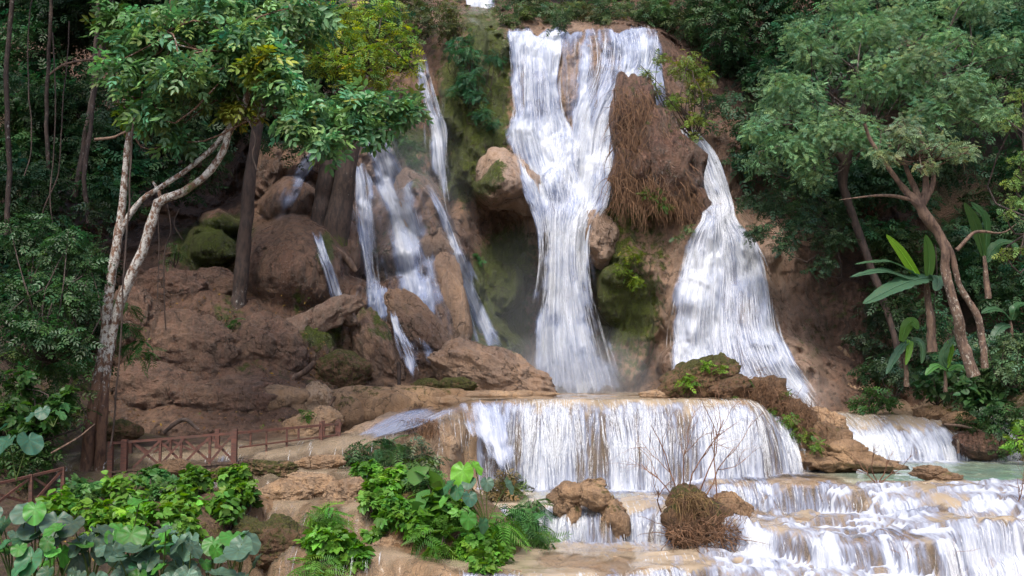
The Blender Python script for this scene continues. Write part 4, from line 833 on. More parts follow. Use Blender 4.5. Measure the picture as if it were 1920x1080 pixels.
for (px, py, rx, ry, rot, mo, l) in ((345,655,118,66,8,.05,'wide smooth rock hump in the middle of the left slope'),(285,742,84,62,0,.12,'rounded rock behind the lichen tree foot'),(430,756,112,48,-4,.08,'broad brown rock right above the bridge railing'),(498,652,78,54,24,.05,'sloping brown rock beside the jagged shelf'),(318,548,70,42,-6,.0,'dark rounded rock below the mossy green boulder'),(402,540,46,34,10,.0,'small wet rock between the mossy boulder and the slim dark tree'),(250,600,44,60,0,.1,'upright dark rock beside the lichen trunk')):
    dp = float(depth_at(px, py)); boulder(l, [(px, py, rx, ry, rot, dp + .25, .8), (px - rx * .35, py + ry * .3, rx * .55, ry * .7, rot, dp + .1, .8)], 'cliff', (mo - .2, .75, .12), .3, 3, .17, cut=.93)
# ------------------------------------------------------------------ roots, twigs, vines
def twig_tubes(mb, p0, d0, ln, r, rg, depth=3, seg=4, droop=0, spread=.6, col=(.3, .1, 0)):
    k = 6; p = [np.asarray(p0, float)]; d = unit(np.asarray(d0, float))
    for i in range(k - 1):
        d = unit(d + rg.normal(0, .16, 3) + np.array([0, 0, -droop])); p.append(p[-1] + d * ln / (k - 1))
    tube(mb, p, np.linspace(r, r * .45, k), seg, col, cap=False)
    if depth > 0:
        for i in range(rg.integers(2, 4)):
            j = rg.integers(2, k); twig_tubes(mb, p[j], d + rg.normal(0, spread, 3), ln * rg.uniform(.45, .75), r * .55, rg, depth - 1, seg, droop, spread, col)
def fibre_mat(name, a, b):
    m, nt, nodes, links = newmat(name); g = N(nt); p = g.pos(); at = g.attr('Col')
    n = g.noise(p, 6, 4); g('OutputMaterial', Surface=g('BsdfPrincipled', Base_Color=g.mix(g.ramp(n, .35, .65), g.mix(.5, at, a), b), Roughness=.9)); return m
M['fibre'] = fibre_mat('dry_fibre', (.19, .10, .05), (.10, .055, .03))
def fibres(name, label, cat, n, starts, ln, rg, r=(.008, .022), droop=.5, out=(0, -.5, -.6), sw=.5, cols=((.25,.135,.07),(.13,.07,.035)), group=None):
    mb = MB(); k = 7
    for i in range(n):
        p = np.array(starts(rg)); d = unit(np.array(out) + rg.normal(0, sw, 3)); q = [p]
        L = ln * rg.uniform(.4, 1.2)
        for j in range(k - 1):
            d = unit(d + rg.normal(0, .22, 3) + np.array([0, 0, -droop * .35])); q.append(q[-1] + d * L / (k - 1))
        c = np.array(cols[0]) * (f_ := rg.random()) + np.array(cols[1]) * (1 - f_)
        tube(mb, q, np.linspace(rg.uniform(*r), .004, k), 3, c * rg.uniform(.7, 1.3), cap=False)
    return tag(mb.build(name, M['fibre']), label, cat, group)
def pill(rg):
    t = rg.random() ** .8; px = 1148 + 168 * rg.random() * (0.38 + .62 * t) + 20 * t * rg.normal(0, .3); py = 158 + 230 * t
    return P(px, py, 51.6 - .9 * t + rg.uniform(-.5, .4))
fibres('hanging_roots', 'curtain of reddish hanging roots draped over the brown rock pillar', 'roots', 1300, pill, 1.5, RG, (.006, .026), .7, (0, -.35, -.7), .55)
def rim(rg):
    t = rg.random(); return P(1150 + 150 * t, 330 + 70 * t * t + rg.normal(0, 12), 50.9 + rg.uniform(-.3, .3))
fibres('hanging_roots', 'root fringe dangling under the pillar above the mossy hollow', 'roots', 160, rim, 1.5, RG, (.012, .03), 1.2, (0, -.1, -1), .2)
def mound(rg):
    t = rg.random() * .62; px = ip(t, [0, .35, .7, 1], [1420, 1480, 1550, 1680]); py = ip(t, [0, .35, .7, 1], [722, 770, 815, 862])
    return P(px + rg.normal(0, 14), py + rg.normal(0, 14), ip(t, [0, 1], [39.2, 37.2]) + rg.uniform(-.4, .4))
fibres('dry_grass', 'reddish dry grass tuft hanging over the earthy mound', 'grass', 620, mound, .62, RG, (.008, .016), .7, (-.2, -.4, .35), .5)
def nest(rg):
    a = rg.uniform(0, 2 * math.pi); q = rg.uniform(.3, 1) ; return P(1318 + 74 * q * math.cos(a), 1000 + 24 * q * math.sin(a), 29.7 + rg.uniform(-.6, .3))
fibres('root_tangle', 'tangle of red-brown bare roots spread around the mossy dome', 'roots', 330, nest, 1.05, RG, (.008, .02), .05, (.25, -.45, .02), .9, ((.30,.165,.09),(.16,.08,.045)))
def capf(rg):
    a = rg.uniform(0, 6.28); return P(1300 + 42 * math.cos(a) * rg.random(), 940 + 20 * math.sin(a) * rg.random(), 29.9 + rg.uniform(-.3, .3))
fibres('dry_grass', 'olive thatch of dry grass capping the mossy dome in the river', 'grass', 240, capf, .7, RG, (.008, .014), .8, (0, -.5, .1), .6, ((.25,.19,.05),(.14,.10,.03)))
def shoul(rg): return P(790 + np.clip(rg.normal(0, 18), -32, 32), 800 + np.clip(rg.normal(0, 9), -15, 15), 35.6 + rg.uniform(-.2, .2))
fibres('root_tangle', 'ragged brown root mat on the travertine shoulder', 'roots', 330, shoul, .5, RG, (.006, .014), .8, (0, -.4, -.5), .5)
def dead_shrub(label, bases, Y, ln, r, n, rg, dep=3, name='dead_shrub', up=1.0, col=(.3,.1,0)):
    c = P(bases[0][0], bases[0][1], Y); o = thing(name, c, label, 'dead shrub'); mb = MB()
    for (bx, by, tx, ty) in bases:
        p0 = P(bx, by, Y); p1 = P(tx, ty, Y); L = np.linalg.norm(p1 - p0)
        twig_tubes(mb, p0, unit(p1 - p0) + np.array([0, rg.normal(0, .15), 0]), L, r, rg, dep, 4, 0, .38)
    mb.build('twigs', M['twig'], o); return o
dead_shrub('bare reddish twigs standing up from the root tangle in the river', [(1280,950,1235,790),(1282,950,1330,800),(1300,945,1390,790),(1290,948,1262,830),(1268,955,1225,850),(1310,950,1405,850),(1240,960,1200,900),(1340,960,1372,800)], 30.3, 1, .022, 6, RG)
dead_shrub('small dead bush standing on the rim of the lower right rapids', [(1645,905,1622,860),(1648,905,1665,862),(1650,905,1690,875),(1642,905,1605,880)], 33.0, 1, .02, 4, RG, 2)
dead_shrub('thin bare twig at the right edge above the near fall', [(1910,940,1900,895),(1912,935,1930,880)], 29.5, 1, .014, 2, RG, 2)
dead_shrub('bare twigs over the bottom right rapids', [(1722,1085,1718,1030),(1722,1085,1760,1040),(1724,1085,1700,1045),(1770,1085,1790,1030)], 27, 1, .012, 2, RG, 2)
def stick(name, label, pts, Y, cat='branch', mat='bark', wob=.25, col=(.2, .1, 0), seg=8):
    mb = MB(); trunk_px(mb, pts, Y, seg, col, 26, wob); return tag(mb.build(name, M[mat]), label, cat)
stick('root', 'curved brown root lying across the slope right of the hollow rock', [(500,722,6),(540,712,6),(570,698,5.5),(592,678,5)], 41.2, 'root')
stick('root', 'thick root trailing down from the leaning twin trunk', [(606,452,9),(632,470,8),(655,492,7),(668,510,4)], 45.6, 'root')
stick('log', 'short upright stump on the ledge by the cleft stream', [(748,722,4),(748,690,4),(748,680,5)], 42.0, 'stump', 'darkbark')
stick('branch', 'arched dead branch lying behind the braced railing', [(305,812,4),(330,792,4),(350,788,4),(372,806,3)], 35, 'branch', 'darkbark')
stick('branch', 'leaning pale pole against the small pale block', [(598,792,3),(612,770,3),(628,744,3.2)], 38.6, 'branch')
stick('branch', 'fallen grey stick on the dark left bank', [(95,850,2),(140,825,2),(178,795,1.6)], 29.5, 'branch')
stick('branch', 'bare pale branch sticking out level from the dark forest', [(178,262,3),(210,258,2.6),(236,247,2)], 32, 'branch')
stick('branch', 'bent bare branch in the dark upper left', [(92,140,2),(120,120,2.2),(160,112,2.2),(200,110,2)], 38, 'branch')
stick('branch', 'fallen curved branch over the dark wet rock at right', [(1770,795,2),(1810,800,2.4),(1850,815,2.2),(1868,850,1.5)], 42, 'branch')
stick('branch', 'short wooden stake in the right cascade', [(1796,850,2.6),(1795,835,2.8),(1794,822,2.4)], 41.6, 'stake')
for pts, Y, wd, lab in (([(250,220),(238,420),(226,620),(214,760),(206,840)], 32, 1.9, 'long brown vine hanging beside the lichen trunk'), ([(248,230),(244,330),(238,430)], 31.8, 1.2, 'thin vine close to the upper lichen stem'),
      ([(98,60),(104,200),(96,330),(100,420)], 38, 1.3, 'thin liana dangling in front of the dark left forest'), ([(60,-20),(52,120),(58,260),(45,330)], 37, 1.3, 'liana hanging nearest the left edge'),
      ([(130,40),(118,200),(110,320),(82,400)], 38.5, 1.3, 'slanting liana left of the pale straight trunk'), ([(312,380),(320,430),(308,480),(312,620)], 37, 1.3, 'vine hanging from the lichen branch down to the rock'), ([(335,390),(326,420),(342,450)], 37, 1.0, 'short looping vine under the lichen branch'),
      ([(466,225),(480,262),(474,290),(482,320)], 32, 1.6, 'curling vine stem at the fork of the lichen crown'), ([(296,380),(298,470),(296,560)], 36.5, 1.0, 'straight thin vine below the lichen fork'), ([(1752,460),(1755,520),(1750,600)], 42, 1.0, 'thin vine by the crooked tree')):
    stick('vine', lab, [(a, b, wd) for a, b in pts], Y, 'vine', 'darkbark', .1, (.1, .1, 0), 5)

# ------------------------------------------------------------------ broad leaves
def blade(mb, pth, wid, col, n=22, m=5, fold=.25, tear=0, rg=RG, heart=False, nrm=None):
    """leaf blade along pth (k,3); wid(t) half width; fold lifts the edges"""
    q = smooth_path(pth, n); t = np.gradient(q, axis=0); t = unit(t)
    nr = np.array([0, -.55, .85]) if nrm is None else np.asarray(nrm, float)
    s = unit(np.cross(t, nr)); up = unit(np.cross(s, t)); tt = np.linspace(0, 1, n); w = wid(tt)
    u = np.linspace(-1, 1, 2 * m + 1)
    for sg in (0, 1):
        uu = u[:m + 1] if sg == 0 else u[m:]
        ww = w[:, None] * np.ones(len(uu))
        if tear: 
            k = (tt * tear + rg.random()) % 1.0; ww = ww * (1 - .28 * (np.abs(uu)[None] ** 2) * sst(.75, 1, k)[:, None])
        V = q[:, None] + s[:, None] * (uu[None] * ww)[..., None] + up[:, None] * ((np.abs(uu)[None] ** 1.3) * ww * fold - .10 * ww * np.abs(uu)[None] ** 3)[..., None]
        if tear: V = V + up[:, None] * ((np.floor(tt * tear) % 2 - .5)[:, None] * .10 * (np.abs(uu)[None] ** 2) * w[:, None])[..., None]
        V += .03 * w.max() * fbm(V * 6 / max(.1, w.max()) * .3, 2)[..., None]
        c = np.broadcast_to(col, (n * len(uu), 3)) * (1 - .0 * tt.repeat(len(uu))[:, None])
        mb.add(V.reshape(-1, 3), gridf(n, len(uu)), c)
def banana(label, foot, stem_top, leaves, Y, group='banana plants under the crooked tree', stem_r=7):
    o = thing('banana_plant', P(*foot, Y), label, 'banana plant', group)
    if stem_top:
        mb = MB(); trunk_px(mb, [(*foot, stem_r * 1.3), ((foot[0] + stem_top[0]) / 2, (foot[1] + stem_top[1]) / 2, stem_r), (*stem_top, stem_r * .6)], Y, 10, (.25, .2, 0)); mb.build('stem', M['bark'], o)
    for pts, wpx, col, dy, tear, nr in leaves:
        k = len(pts); pth = np.array([P(a, b, Y - dy * i / (k - 1)) for i, (a, b) in enumerate(pts)]); w0 = .85 * wpx / F * Y
        lb = MB(); blade(lb, pth, lambda t: w0 * np.clip(np.sin(np.pi * np.clip(t * .93 + .07, 0, 1)) ** .55, 0.02, 1), np.array(col), 30, 4, .22, tear, nrm=nr)
        lf = lb.build('leaf', M['gloss_leaf'], o)
        rb = MB(); tube(rb, smooth_path(pth, 16) + np.array([0, -.01, .012]), np.linspace(.035, .008, 16), 5, np.array(col) * 1.4 + .02); rb.build('midrib', M['leaf'], lf)
    return o
B_B = (.11, .25, .035); B_D = (.05, .12, .06); B_T = (.045, .11, .065)
banana('large banana plant with an upright lime leaf and big drooping torn leaves', (1748,660), (1738,525), [
    ([(1728,532),(1708,500),(1688,470),(1662,440)], 11, (.20,.42,.03), .3, 0, (-.6,-.6,.3)), ([(1740,525),(1742,490),(1740,465),(1735,440)], 16, (.06,.16,.03), .2, 0, (.3,-.9,.2)),
    ([(1752,520),(1720,524),(1680,538),(1618,570)], 26, B_T, 1.4, 7, (-.1,-.55,.8)), ([(1730,530),(1700,505),(1660,490),(1602,496)], 17, B_D, .8, 6, (-.1,-.3,.9)), ([(1735,532),(1700,520),(1650,508),(1594,520)], 15, B_T, 1.2, 6, (-.2,-.5,.8)), ([(1738,526),(1752,518),(1760,526),(1752,545)], 18, B_T, .8, 3, (.3,-.6,.6))], 41.5)
banana('small banana plant with a bent hanging leaf left of the stem', (1700,725), (1696,660), [
    ([(1702,640),(1692,650),(1678,670),(1662,702)], 12, B_T, .7, 4, (-.7,-.6,.3)), ([(1700,650),(1706,640),(1704,660),(1698,685)], 8, B_B, .4, 0, (.2,-.8,.4)), ([(1702,650),(1720,640),(1730,655),(1728,682)], 11, B_D, .5, 3, (.5,-.8,.3)), ([(1690,640),(1700,612),(1712,604),(1722,618)], 13, (.08,.2,.03), .3, 0, (0,-.8,.5))], 42.3, stem_r=4)
banana('young banana plant with fresh green leaves left of the crooked trunk', (1775,735), (1775,690), [
    ([(1775,690),(1768,672),(1776,650),(1790,632)], 10, B_D, .4, 2, (-.4,-.8,.4)), ([(1776,690),(1782,665),(1784,650),(1776,640)], 7, (.12,.28,.03), .3, 0, (.3,-.9,.2)), ([(1774,694),(1760,686),(1748,690),(1735,704)], 10, (.05,.16,.04), .5, 2, (-.2,-.6,.7)), ([(1778,695),(1795,686),(1808,692),(1818,704)], 9, (.05,.16,.04), .5, 2, (.2,-.6,.7))], 41.2, stem_r=3)
banana('dim banana plant deep in shade behind the crooked tree', (1850,560), (1845,480), [([(1845,480),(1835,440),(1825,410),(1808,380)], 12, (.03,.09,.02), .4, 0, (-.6,-.7,.3)), ([(1846,480),(1850,430),(1842,400),(1820,380)], 16, (.03,.10,.03), .3, 3, (.5,-.8,.3)), ([(1848,490),(1870,460),(1895,455),(1915,480)], 16, (.03,.09,.04), .6, 4, (.2,-.5,.8))], 46.5, stem_r=5)
banana('banana clump with dark leaves at the right edge under the trees', (1900,640), (1895,600), [([(1895,600),(1880,585),(1862,580),(1840,588)], 14, (.03,.09,.04), .5, 4, (-.1,-.5,.8)), ([(1897,600),(1905,578),(1920,570),(1940,580)], 14, (.03,.10,.04), .5, 4, (.2,-.5,.8)), ([(1893,610),(1880,612),(1868,625),(1860,645)], 12, (.03,.09,.05), .5, 4, (-.3,-.7,.5))], 43.5, stem_r=4)

def taro(label, foot, leaves, Y, group, stems=True, zup=None):
    """leaves: (px, py, length px, heading deg in plan, tilt, colour): heart-shaped blades on stalks"""
    fo = P(*foot, Y); o = thing('taro_plant', fo, label, 'taro plant', group)
    for (px, py, lp, hd, tilt, col, dy) in leaves:
        c = P(px, py, Y + dy); L = lp / F * Y
        a = R(hd); d = np.array([math.sin(a), -math.cos(a), 0]) * math.cos(R(tilt)) + np.array([0, 0, -math.sin(R(tilt))])
        n = unit(np.array([math.sin(a), -math.cos(a), 0]) * math.sin(R(tilt)) + np.array([0, 0, math.cos(R(tilt))]) + RG.normal(0, .12, 3))
        s = unit(np.cross(n, d)); d = unit(np.cross(s, n))
        th = np.linspace(0, 2 * np.pi, 37)[:-1]; pr = np.linspace(0, 1, 6)
        rr = .5 * (1 + .28 * np.cos(th)) * (1 - .55 * np.exp(-((np.abs(th - np.pi)) / .28) ** 2)) * (1 + .10 * np.exp(-((np.minimum(th, 2 * np.pi - th)) / .3) ** 2))
        x = pr[:, None] * rr * np.cos(th); y = pr[:, None] * rr * np.sin(th) * .92
        wv = .035 * np.cos(th * 7) * pr[:, None] ** 2 + .10 * (pr[:, None] * np.abs(np.sin(th))) ** 1.5 - .22 * np.clip(x, 0, 1) ** 2 - .12 * y * y
        wv = wv + .02 * fbm(v3(x * 5, y * 5, lp + 0 * x), 2)
        V = c + L * (x[..., None] * d + y[..., None] * s + wv[..., None] * n)
        i = np.arange(6 * 36).reshape(6, 36); f = np.stack([i[:-1], np.roll(i, -1, 1)[:-1], np.roll(i, -1, 1)[1:], i[1:]], -1).reshape(-1, 4)
        vein = (np.abs(np.sin(th * 3.5)) < .25)[None] * (pr[:, None] > .05)
        cc = np.array(col)[None, None] * (1 + .35 * vein[..., None]) * (1 + .15 * fbm(v3(x * 3, y * 3, lp + 0 * x), 3))[..., None]
        lb = MB(); lb.add(V.reshape(-1, 3), f, np.clip(cc, 0, .7).reshape(-1, 3)); lf = lb.build('leaf', M['gloss_leaf'], o)
        if stems:
            sb = MB(); m = (fo + c) / 2 + np.array([0, .04, .12 * L]); tube(sb, smooth_path([fo, m, c], 8), np.linspace(.016, .009, 8), 5, (.09, .14, .04)); sb.build('stalk', M['leaf'], lf)
    return o
T_PALE = (.065, .125, .088); T_GRN = (.05, .19, .03); T_MID = (.034, .12, .055); T_DK = (.03, .10, .065)
tp = [('bottom left corner', 20, 1000), ('beside the corner one', 62, 1010), ('with a drooping green leaf', 96, 1040), ('pale and dusty, below the fence', 120, 1003), ('with large grey leaves', 170, 1012), ('with flat pale leaves', 215, 1030), ('leaning over the bottom edge', 255, 1055), ('tallest pair of green leaves', 228, 998), ('with wrinkled grey leaves', 300, 1040), ('under the fern shrubs', 330, 1020), ('with one long silvery leaf', 345, 1056), ('with a bright upright green leaf', 395, 1022), ('right end, silvery leaves', 440, 1035), ('low at the bottom edge', 60, 1066), ('half hidden behind pale leaves', 150, 1062), ('bottom edge under silvery leaves', 410, 1066), ('lowest near the middle of the clump', 300, 1072)]
for i, (desc, px, py) in enumerate(tp):
    lv = []
    for k in range(7 if i < 13 else 5):
        c = [T_PALE, T_MID, T_GRN, T_PALE, T_MID][RG.integers(0, 5)]; c = np.array(c) * RG.uniform(.8, 1.2)
        if 'green leaf' in desc or 'green leaves' in desc: c = np.array(T_GRN) * RG.uniform(.8, 1.2)
        if 'pale' in desc or 'grey' in desc or 'silver' in desc: c = np.array(T_PALE) * RG.uniform(.8, 1.15)
        c = c * np.exp(RG.normal(0, .3)); lv.append((px + RG.normal(0, 26), py + RG.normal(0, 20), RG.uniform(28, 58), RG.uniform(-75, 75), RG.uniform(0, 70), c, RG.normal(0, .25)))
    taro('taro plant %s of the bottom left taro clump' % desc if 'of' not in desc else 'taro plant ' + desc, (px, py + 90), lv, 18.5 - (py - 1000) * .016, 'taro plants in the bottom left corner')
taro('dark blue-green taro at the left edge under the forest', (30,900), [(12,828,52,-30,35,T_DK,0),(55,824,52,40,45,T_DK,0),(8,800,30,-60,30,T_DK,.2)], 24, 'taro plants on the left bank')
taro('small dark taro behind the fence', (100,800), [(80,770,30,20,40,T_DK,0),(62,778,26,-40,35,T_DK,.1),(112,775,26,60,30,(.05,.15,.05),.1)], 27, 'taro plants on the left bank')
taro('tall taro with big leaves standing in the middle of the fern mound', (912,985), [(868,882,50,-25,70,(.12,.33,.035),.1),(890,872,34,60,60,(.12,.33,.035),.15),(880,902,30,-10,40,T_PALE,0),(913,903,27,10,70,T_PALE,-.1),(952,908,31,65,45,T_PALE,0),(845,908,33,-60,50,T_MID,0),(858,918,30,-20,60,T_MID,-.1),(880,930,30,20,60,T_DK,-.2),(835,935,27,-60,55,(.09,.27,.05),-.1),(878,970,33,10,75,T_GRN,-.4),(905,980,30,50,60,T_MID,-.3)], 27.6, None)

# ------------------------------------------------------------------ bright shrubs of the foreground
def shrub(label, spots, base, tm=LOBED, size=.3, dens=.55, group=None, name='shrub', cat='shrub', sub=6, **kw):
    sp2 = []
    for (a, b, r, Y) in spots:                      # rooted where the bank really is
        g_ = ground_Y(a, b + r * .55); Y2 = (g_ - r / F * Y * .35) if g_ and abs(g_ - Y) < 6 else Y
        sp2.append((a, b, r, Y2))
    spots = sp2
    return bush(label, spots, base, size, tm, dens, name=name, cat=cat, group=group, sub=sub, up=.55, jit=.35, droop=.45, **kw)
gA = 'bright shrubs below the bridge'
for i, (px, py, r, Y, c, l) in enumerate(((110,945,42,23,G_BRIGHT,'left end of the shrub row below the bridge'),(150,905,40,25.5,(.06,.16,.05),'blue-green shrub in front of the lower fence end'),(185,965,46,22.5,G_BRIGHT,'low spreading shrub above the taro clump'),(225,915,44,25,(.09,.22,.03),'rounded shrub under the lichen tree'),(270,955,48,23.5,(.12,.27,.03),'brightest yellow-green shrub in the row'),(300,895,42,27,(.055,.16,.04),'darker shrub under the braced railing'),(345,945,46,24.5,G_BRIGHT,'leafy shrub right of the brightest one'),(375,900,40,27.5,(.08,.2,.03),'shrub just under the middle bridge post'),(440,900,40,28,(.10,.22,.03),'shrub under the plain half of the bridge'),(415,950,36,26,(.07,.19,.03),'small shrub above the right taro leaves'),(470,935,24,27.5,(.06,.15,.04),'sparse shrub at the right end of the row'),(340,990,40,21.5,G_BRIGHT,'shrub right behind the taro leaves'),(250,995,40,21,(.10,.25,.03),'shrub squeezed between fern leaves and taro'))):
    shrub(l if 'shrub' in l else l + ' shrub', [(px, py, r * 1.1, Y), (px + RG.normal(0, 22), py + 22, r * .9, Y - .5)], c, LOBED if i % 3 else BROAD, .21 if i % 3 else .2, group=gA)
gB = 'ferny shrubs on the mound by the river'
for i, (px, py, r, Y, c, t, l) in enumerate(((672,845,26,33,(.035,.08,.03),SPRAY,'small dark bush at the top left of the fern mound'),(725,840,34,33,(.06,.15,.055),FERN,'feathery fern at the crest of the mound'),(770,850,34,33,(.10,.14,.08),SPRAY,'dusty pale bush at the crest of the mound'),(690,885,32,31.5,(.09,.23,.03),LOBED,'bright shrub on the left shoulder of the mound'),(745,900,40,31,(.10,.24,.03),LOBED,'bright shrub in the middle of the mound'),(800,885,36,31.5,(.05,.12,.03),SPRAY,'dark small-leaved bush behind the tall taro'),(760,950,38,29.8,(.08,.22,.03),LOBED,'lobed shrub low on the left of the mound'),(850,960,40,29,(.08,.20,.03),LOBED,'shrub at the foot of the tall taro'),(820,1010,42,28,(.10,.24,.035),FERN,'ferns spilling over the ochre boulder'),(880,1015,44,28,(.10,.25,.03),LOBED,'lowest bright shrub of the mound'),(945,985,40,28.6,(.09,.24,.035),FERN,'ferny bush right of the tall taro'),(985,960,40,29,(.06,.17,.05),FERN,'blue-green fern at the river side of the mound'),(1005,1000,30,28.6,(.05,.14,.03),FERN,'drooping fern touching the river'),(945,910,30,30.5,(.12,.10,.05),SPRAY,'brownish withered bush behind the tall taro'),(975,905,26,30.8,(.07,.11,.03),SPRAY,'dull olive bush at the right top of the mound'),(700,935,34,30,(.08,.2,.03),LOBED,'shrub at the left foot of the mound above the small pool'),(800,930,40,30,(.07,.19,.035),BROAD,'broad-leaved shrub left of the tall taro'),(720,985,26,30,(.09,.22,.03),LOBED,'small shrub above the spout boulder'),(930,1040,34,28,(.09,.23,.03),LOBED,'shrub at the bottom edge of the mound by the water'),(780,975,36,29,(.10,.25,.03),LOBED,'bright lobed shrub between the tall taro and the ochre boulder'))):
    shrub(l, [(px, py, r * 1.15, Y), (px + RG.normal(0, 16), py + 18, r * .95, Y - .4)], c, t, (.21) if t is LOBED else (.3 if t is SPRAY else .5), .5, gB)
gC = 'bright fern shrubs at the bottom middle'
for px, py, r, Y, c, l in ((610,965,36,27.6,(.10,.25,.035),'upper half of the bright fern shrub by the small pool'),(625,1010,46,27,(.09,.24,.03),'full bright shrub left of the ochre boulder'),(590,1010,34,26.6,(.08,.21,.03),'shrub tucked against the brown mossy boulder'),(600,1065,40,25.5,(.12,.27,.05),'lowest light green fern at the bottom edge'),(665,1030,26,27.4,(.08,.22,.03),'small shrub next to the spout boulder')):
    shrub(l, [(px, py, r, Y), (px + 8, py + 20, r * .8, Y - .3)], c, FERN if 'fern' in l else LOBED, .46 if 'fern' in l else .26, .55, gC)
for sp_, c, l in (([(1290,715,20,39.4),(1330,690,16,39.6),(1345,690,12,39.6)], (.10,.22,.02), 'small bright weeds growing on the big mossy rock'), ([(1480,790,26,38.2),(1505,815,24,37.8),(1470,745,14,39),(1530,835,16,37.4),(1450,770,16,38.8)], (.09,.18,.03), 'green weeds on the side of the earthy mound'), ([(1400,718,14,39.4),(1378,750,10,39)], (.06,.13,.03), 'tuft of weeds behind the smaller mossy rock'), ([(1185,480,26,50.6),(1165,510,20,50.8),(1195,530,18,50.6)], (.10,.16,.015), 'moss and leaf tufts in the hollow under the pillar'), ([(1290,430,14,50.2),(1270,445,12,50.2)], (.09,.14,.06), 'pale sprig at the rim between pillar and right waterfall'), ([(1225,370,26,50.4),(1250,385,18,50.4)], (.05,.12,.02), 'dark leafy tuft under the hanging root fringe'),([(900,490,7,53.6),(895,480,6,53.6)], (.05,.16,.05), 'tiny fern on the shaded wall left of the main fall'),([(575,778,14,37.4)], (.06,.16,.03), 'tiny weed by the hollow ochre rock')):
    bush(l, sp_, c, .2, SPRAY, .4, name='weeds', cat='weeds', sub=5, stems=False)

# ------------------------------------------------------------------ footbridge and fence
def wood_material(name, a, b):
    m, nt, nodes, links = newmat(name); g = N(nt); p = g.pos()
    n = g.noise(g.scaled(p, (3, 14, 14)), 1.6, 6, .65); n2 = g.noise(p, 2.2, 4)
    c = g.mix(g.ramp(n, .35, .65), a, b); c = g.mix(g.math('MULTIPLY', g.ramp(n2, .5, .7), .5), c, (.06, .05, .035))
    g('OutputMaterial', Surface=g('BsdfPrincipled', Base_Color=c, Roughness=.7, Normal=g('Bump', Strength=.5, Distance=.02, Height=n))); return m
M['redwood'] = wood_material('red_brown_wood', (.135, .05, .032), (.06, .027, .021)); M['deck'] = wood_material('weathered_deck', (.11, .065, .04), (.055, .036, .025))
BY = lambda px: float(ip(px, [200, 440, 640], [32.6, 33.4, 35.6]))
def bp(px, py, back=0): return P(px, py, BY(px) + back)
br = thing('footbridge', bp(440, 870), 'red-brown wooden footbridge with cross-braced railing below the rock slope', 'footbridge')
DK = lambda px: float(ip(px, [200, 300, 440, 640], [884, 876, 866, 832])); TP = lambda px: float(ip(px, [200, 440, 640], [832, 812, 794]))
mb = MB()
pts = np.linspace(215, 640, 44)
for a in pts:
    q = bp(a, DK(a)); 
    L = np.array([.17, 0, 0]); v = [q + (-.075, -.1, 0), q + (.075, -.1, 0), q + (.075, 1.25, 0), q + (-.075, 1.25, 0)]; v += [k + np.array([0, 0, -.05]) for k in v]
    mb.add(np.array(v) + RG.normal(0, .006, 3), [[0,1,2,3],[7,6,5,4],[0,4,5,1],[1,5,6,2],[2,6,7,3],[3,7,4,0]])
mb.build('deck', M['deck'], br, smooth=False)
for bk in (0, 1.15):
    for a, b in ((215, 440), (440, 640)):
        mb = MB(); box(mb, bp(a, DK(a) + 9, bk), bp(b, DK(b) + 9, bk), .09, .22); mb.build('beam', M['deck'], br, smooth=False)
    mb = MB(); seg = [205, 320, 440, 540, 640] if bk == 0 else [232, 340, 440, 540, 632]
    for a, b in zip(seg, seg[1:]): box(mb, bp(a, TP(a), bk), bp(b + 1, TP(b + 1), bk), .075, .075)
    mb.build('top_rail', M['redwood'], br, smooth=False)
    for a, ex, sz in (((208, 1, .15), (234, 3, .17), (301, 0, .07), (340, 0, .07), (394, 0, .07), (440, 5, .16), (500, 0, .05), (538, 0, .06), (602, 5, .11), (636, 6, .11)) if bk == 0 else ((245, 0, .09), (320, 0, .07), (408, 8, .13), (470, 0, .06), (560, 0, .06), (606, 6, .12), (632, 4, .1))):
        t_ = bp(a, TP(a) - ex, bk); b_ = np.array([t_[0], t_[1], bp(a, DK(a) + 10, bk)[2] - (.2 if sz > .12 else 0)])
        mb = MB(); box(mb, t_ + (0, 0, .04), b_, sz, sz, up=(0, 1, 0)); mb.build('post', M['redwood'], br, smooth=False)
    for a, b in (((250, 300), (300, 344), (344, 394), (394, 436)) if bk == 0 else ((250, 320), (320, 400))):
        for s_ in (0, 1):
            mb = MB(); t0, t1 = (a, b) if s_ else (b, a)
            box(mb, bp(t0, TP(t0) + 3, bk) + (0, -.03 + .05 * s_, 0), bp(t1, DK(t1) - 3, bk) + (0, -.03 + .05 * s_, 0), .035, .07); mb.build('brace', M['redwood'], br, smooth=False)
mb = MB(); box(mb, bp(448, 839, 0), bp(636, 815, 0), .045, .05); mb.build('middle_rail', M['redwood'], br, smooth=False)
FY = lambda px: float(ip(px, [-60, 200], [25.5, 28.5]))
fp = lambda px, py, d=0: P(px, py, FY(px) + d)
fe = thing('railing', fp(60, 950), 'low cross-braced wooden railing along the path at the left edge', 'railing')
TF = lambda px: float(ip(px, [-60, 0, 120, 200], [920, 906, 878, 866])); BF = lambda px: float(ip(px, [-60, 0, 120, 200], [975, 955, 932, 915]))
mb = MB()
for a, b in ((-60, 10), (10, 60), (60, 120)): box(mb, fp(a, TF(a)), fp(b, TF(b)), .07, .06)
mb.build('top_rail', M['redwood'], fe, smooth=False)
for a in (-40, 58, 118):
    mb = MB(); box(mb, fp(a, TF(a) - 3), fp(a, BF(a) + 14), .09, .09, up=(0, 1, 0)); mb.build('post', M['redwood'], fe, smooth=False)
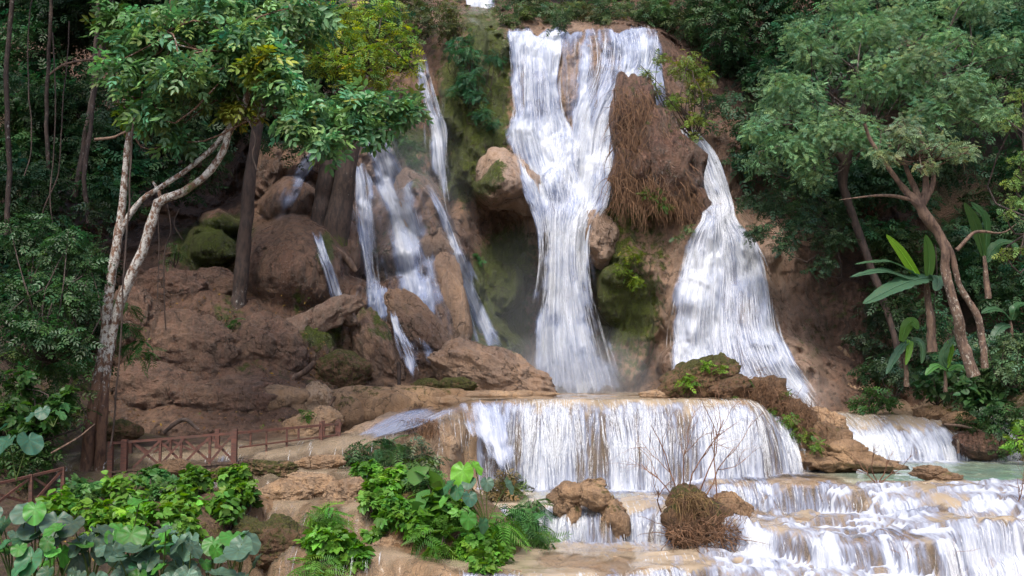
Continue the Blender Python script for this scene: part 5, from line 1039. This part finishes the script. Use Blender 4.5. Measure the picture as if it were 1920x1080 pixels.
for a, b in ((-36, 56), (62, 116)):
    for s_ in (0, 1):
        mb = MB(); t0, t1 = (a, b) if s_ else (b, a); box(mb, fp(t0, TF(t0) + 4) + (0, .05 * s_ - .02, 0), fp(t1, BF(t1)) + (0, .05 * s_ - .02, 0), .035, .06); mb.build('brace', M['redwood'], fe, smooth=False)

# fallen leaves on the slope and banks
def litter():
    mb = MB(); n = 700
    px = RG.uniform(225, 660, n); py = RG.uniform(540, 810, n); p = P(px, py, depth_at(px, py) - .03)
    m = 260; qx = RG.uniform(30, 700, m); qy = RG.uniform(880, 1070, m); ok = [(a, b, ground_Y(a, b)) for a, b in zip(qx, qy)]
    q = np.array([P(a, b, y - .02) for a, b, y in ok if y]); p = np.concatenate([p, q]); k = len(p)
    base = np.array([(.30,.19,.05),(.16,.085,.04),(.09,.055,.035),(.24,.13,.06),(.14,.2,.04)])[RG.choice(5, k, p=[.14,.34,.32,.15,.05])]
    scatter(mb, p, np.broadcast_to(np.array([0, -.6, .6]), (k, 3)), RG.uniform(.07, .16, k), OVAL, base, RG, up=.3, jit=.3, droop=.4)
    tag(mb.build('leaf_litter', M['dry']), kind='stuff')
litter()
# ------------------------------------------------------------------ mist at the feet of the falls
def mist(name, px, py, Y, rx, ry, ryd, dens, label):
    c = P(px, py, Y); mb = MB(); mb.add(c + ICO4 * np.array([rx / F * Y, ryd, ry / F * Y]), ICOF4)
    key = 'mist%.3f' % dens
    if key not in M:
        m, nt, nodes, links = newmat('mist'); g = N(nt); n = nt.nodes.new('ShaderNodeVolumePrincipled'); n.inputs['Density'].default_value = dens; n.inputs['Color'].default_value = (.88, .93, 1, 1); n.inputs['Anisotropy'].default_value = .2
        o = nt.nodes.new('ShaderNodeOutputMaterial'); nt.links.new(n.outputs[0], o.inputs['Volume']); M[key] = m
    o = mb.build(name, M[key], origin=c); tag(o, label, 'mist', None, 'stuff'); return o
for (px, py, Y, rx, ry, ryd, dens, lab) in ((1078,712,50.2,185,105,2.4,.034,'spray at the foot of the main waterfall'),(1000,610,52,150,200,1.7,.012,'blue haze in the hollow beside the main waterfall'),(770,420,49,120,240,1.4,.02,'spray drifting over the left cascades'),(1410,740,45.6,160,55,1.5,.05,'spray at the foot of the right waterfall')):
    for i, k in enumerate((1.0, .86, .72, .58, .44, .3)):
        mist('mist', px + (-1) ** i * rx * .06, py, Y, rx * k, ry * k, ryd * k, dens * (.7 + .16 * i), lab)
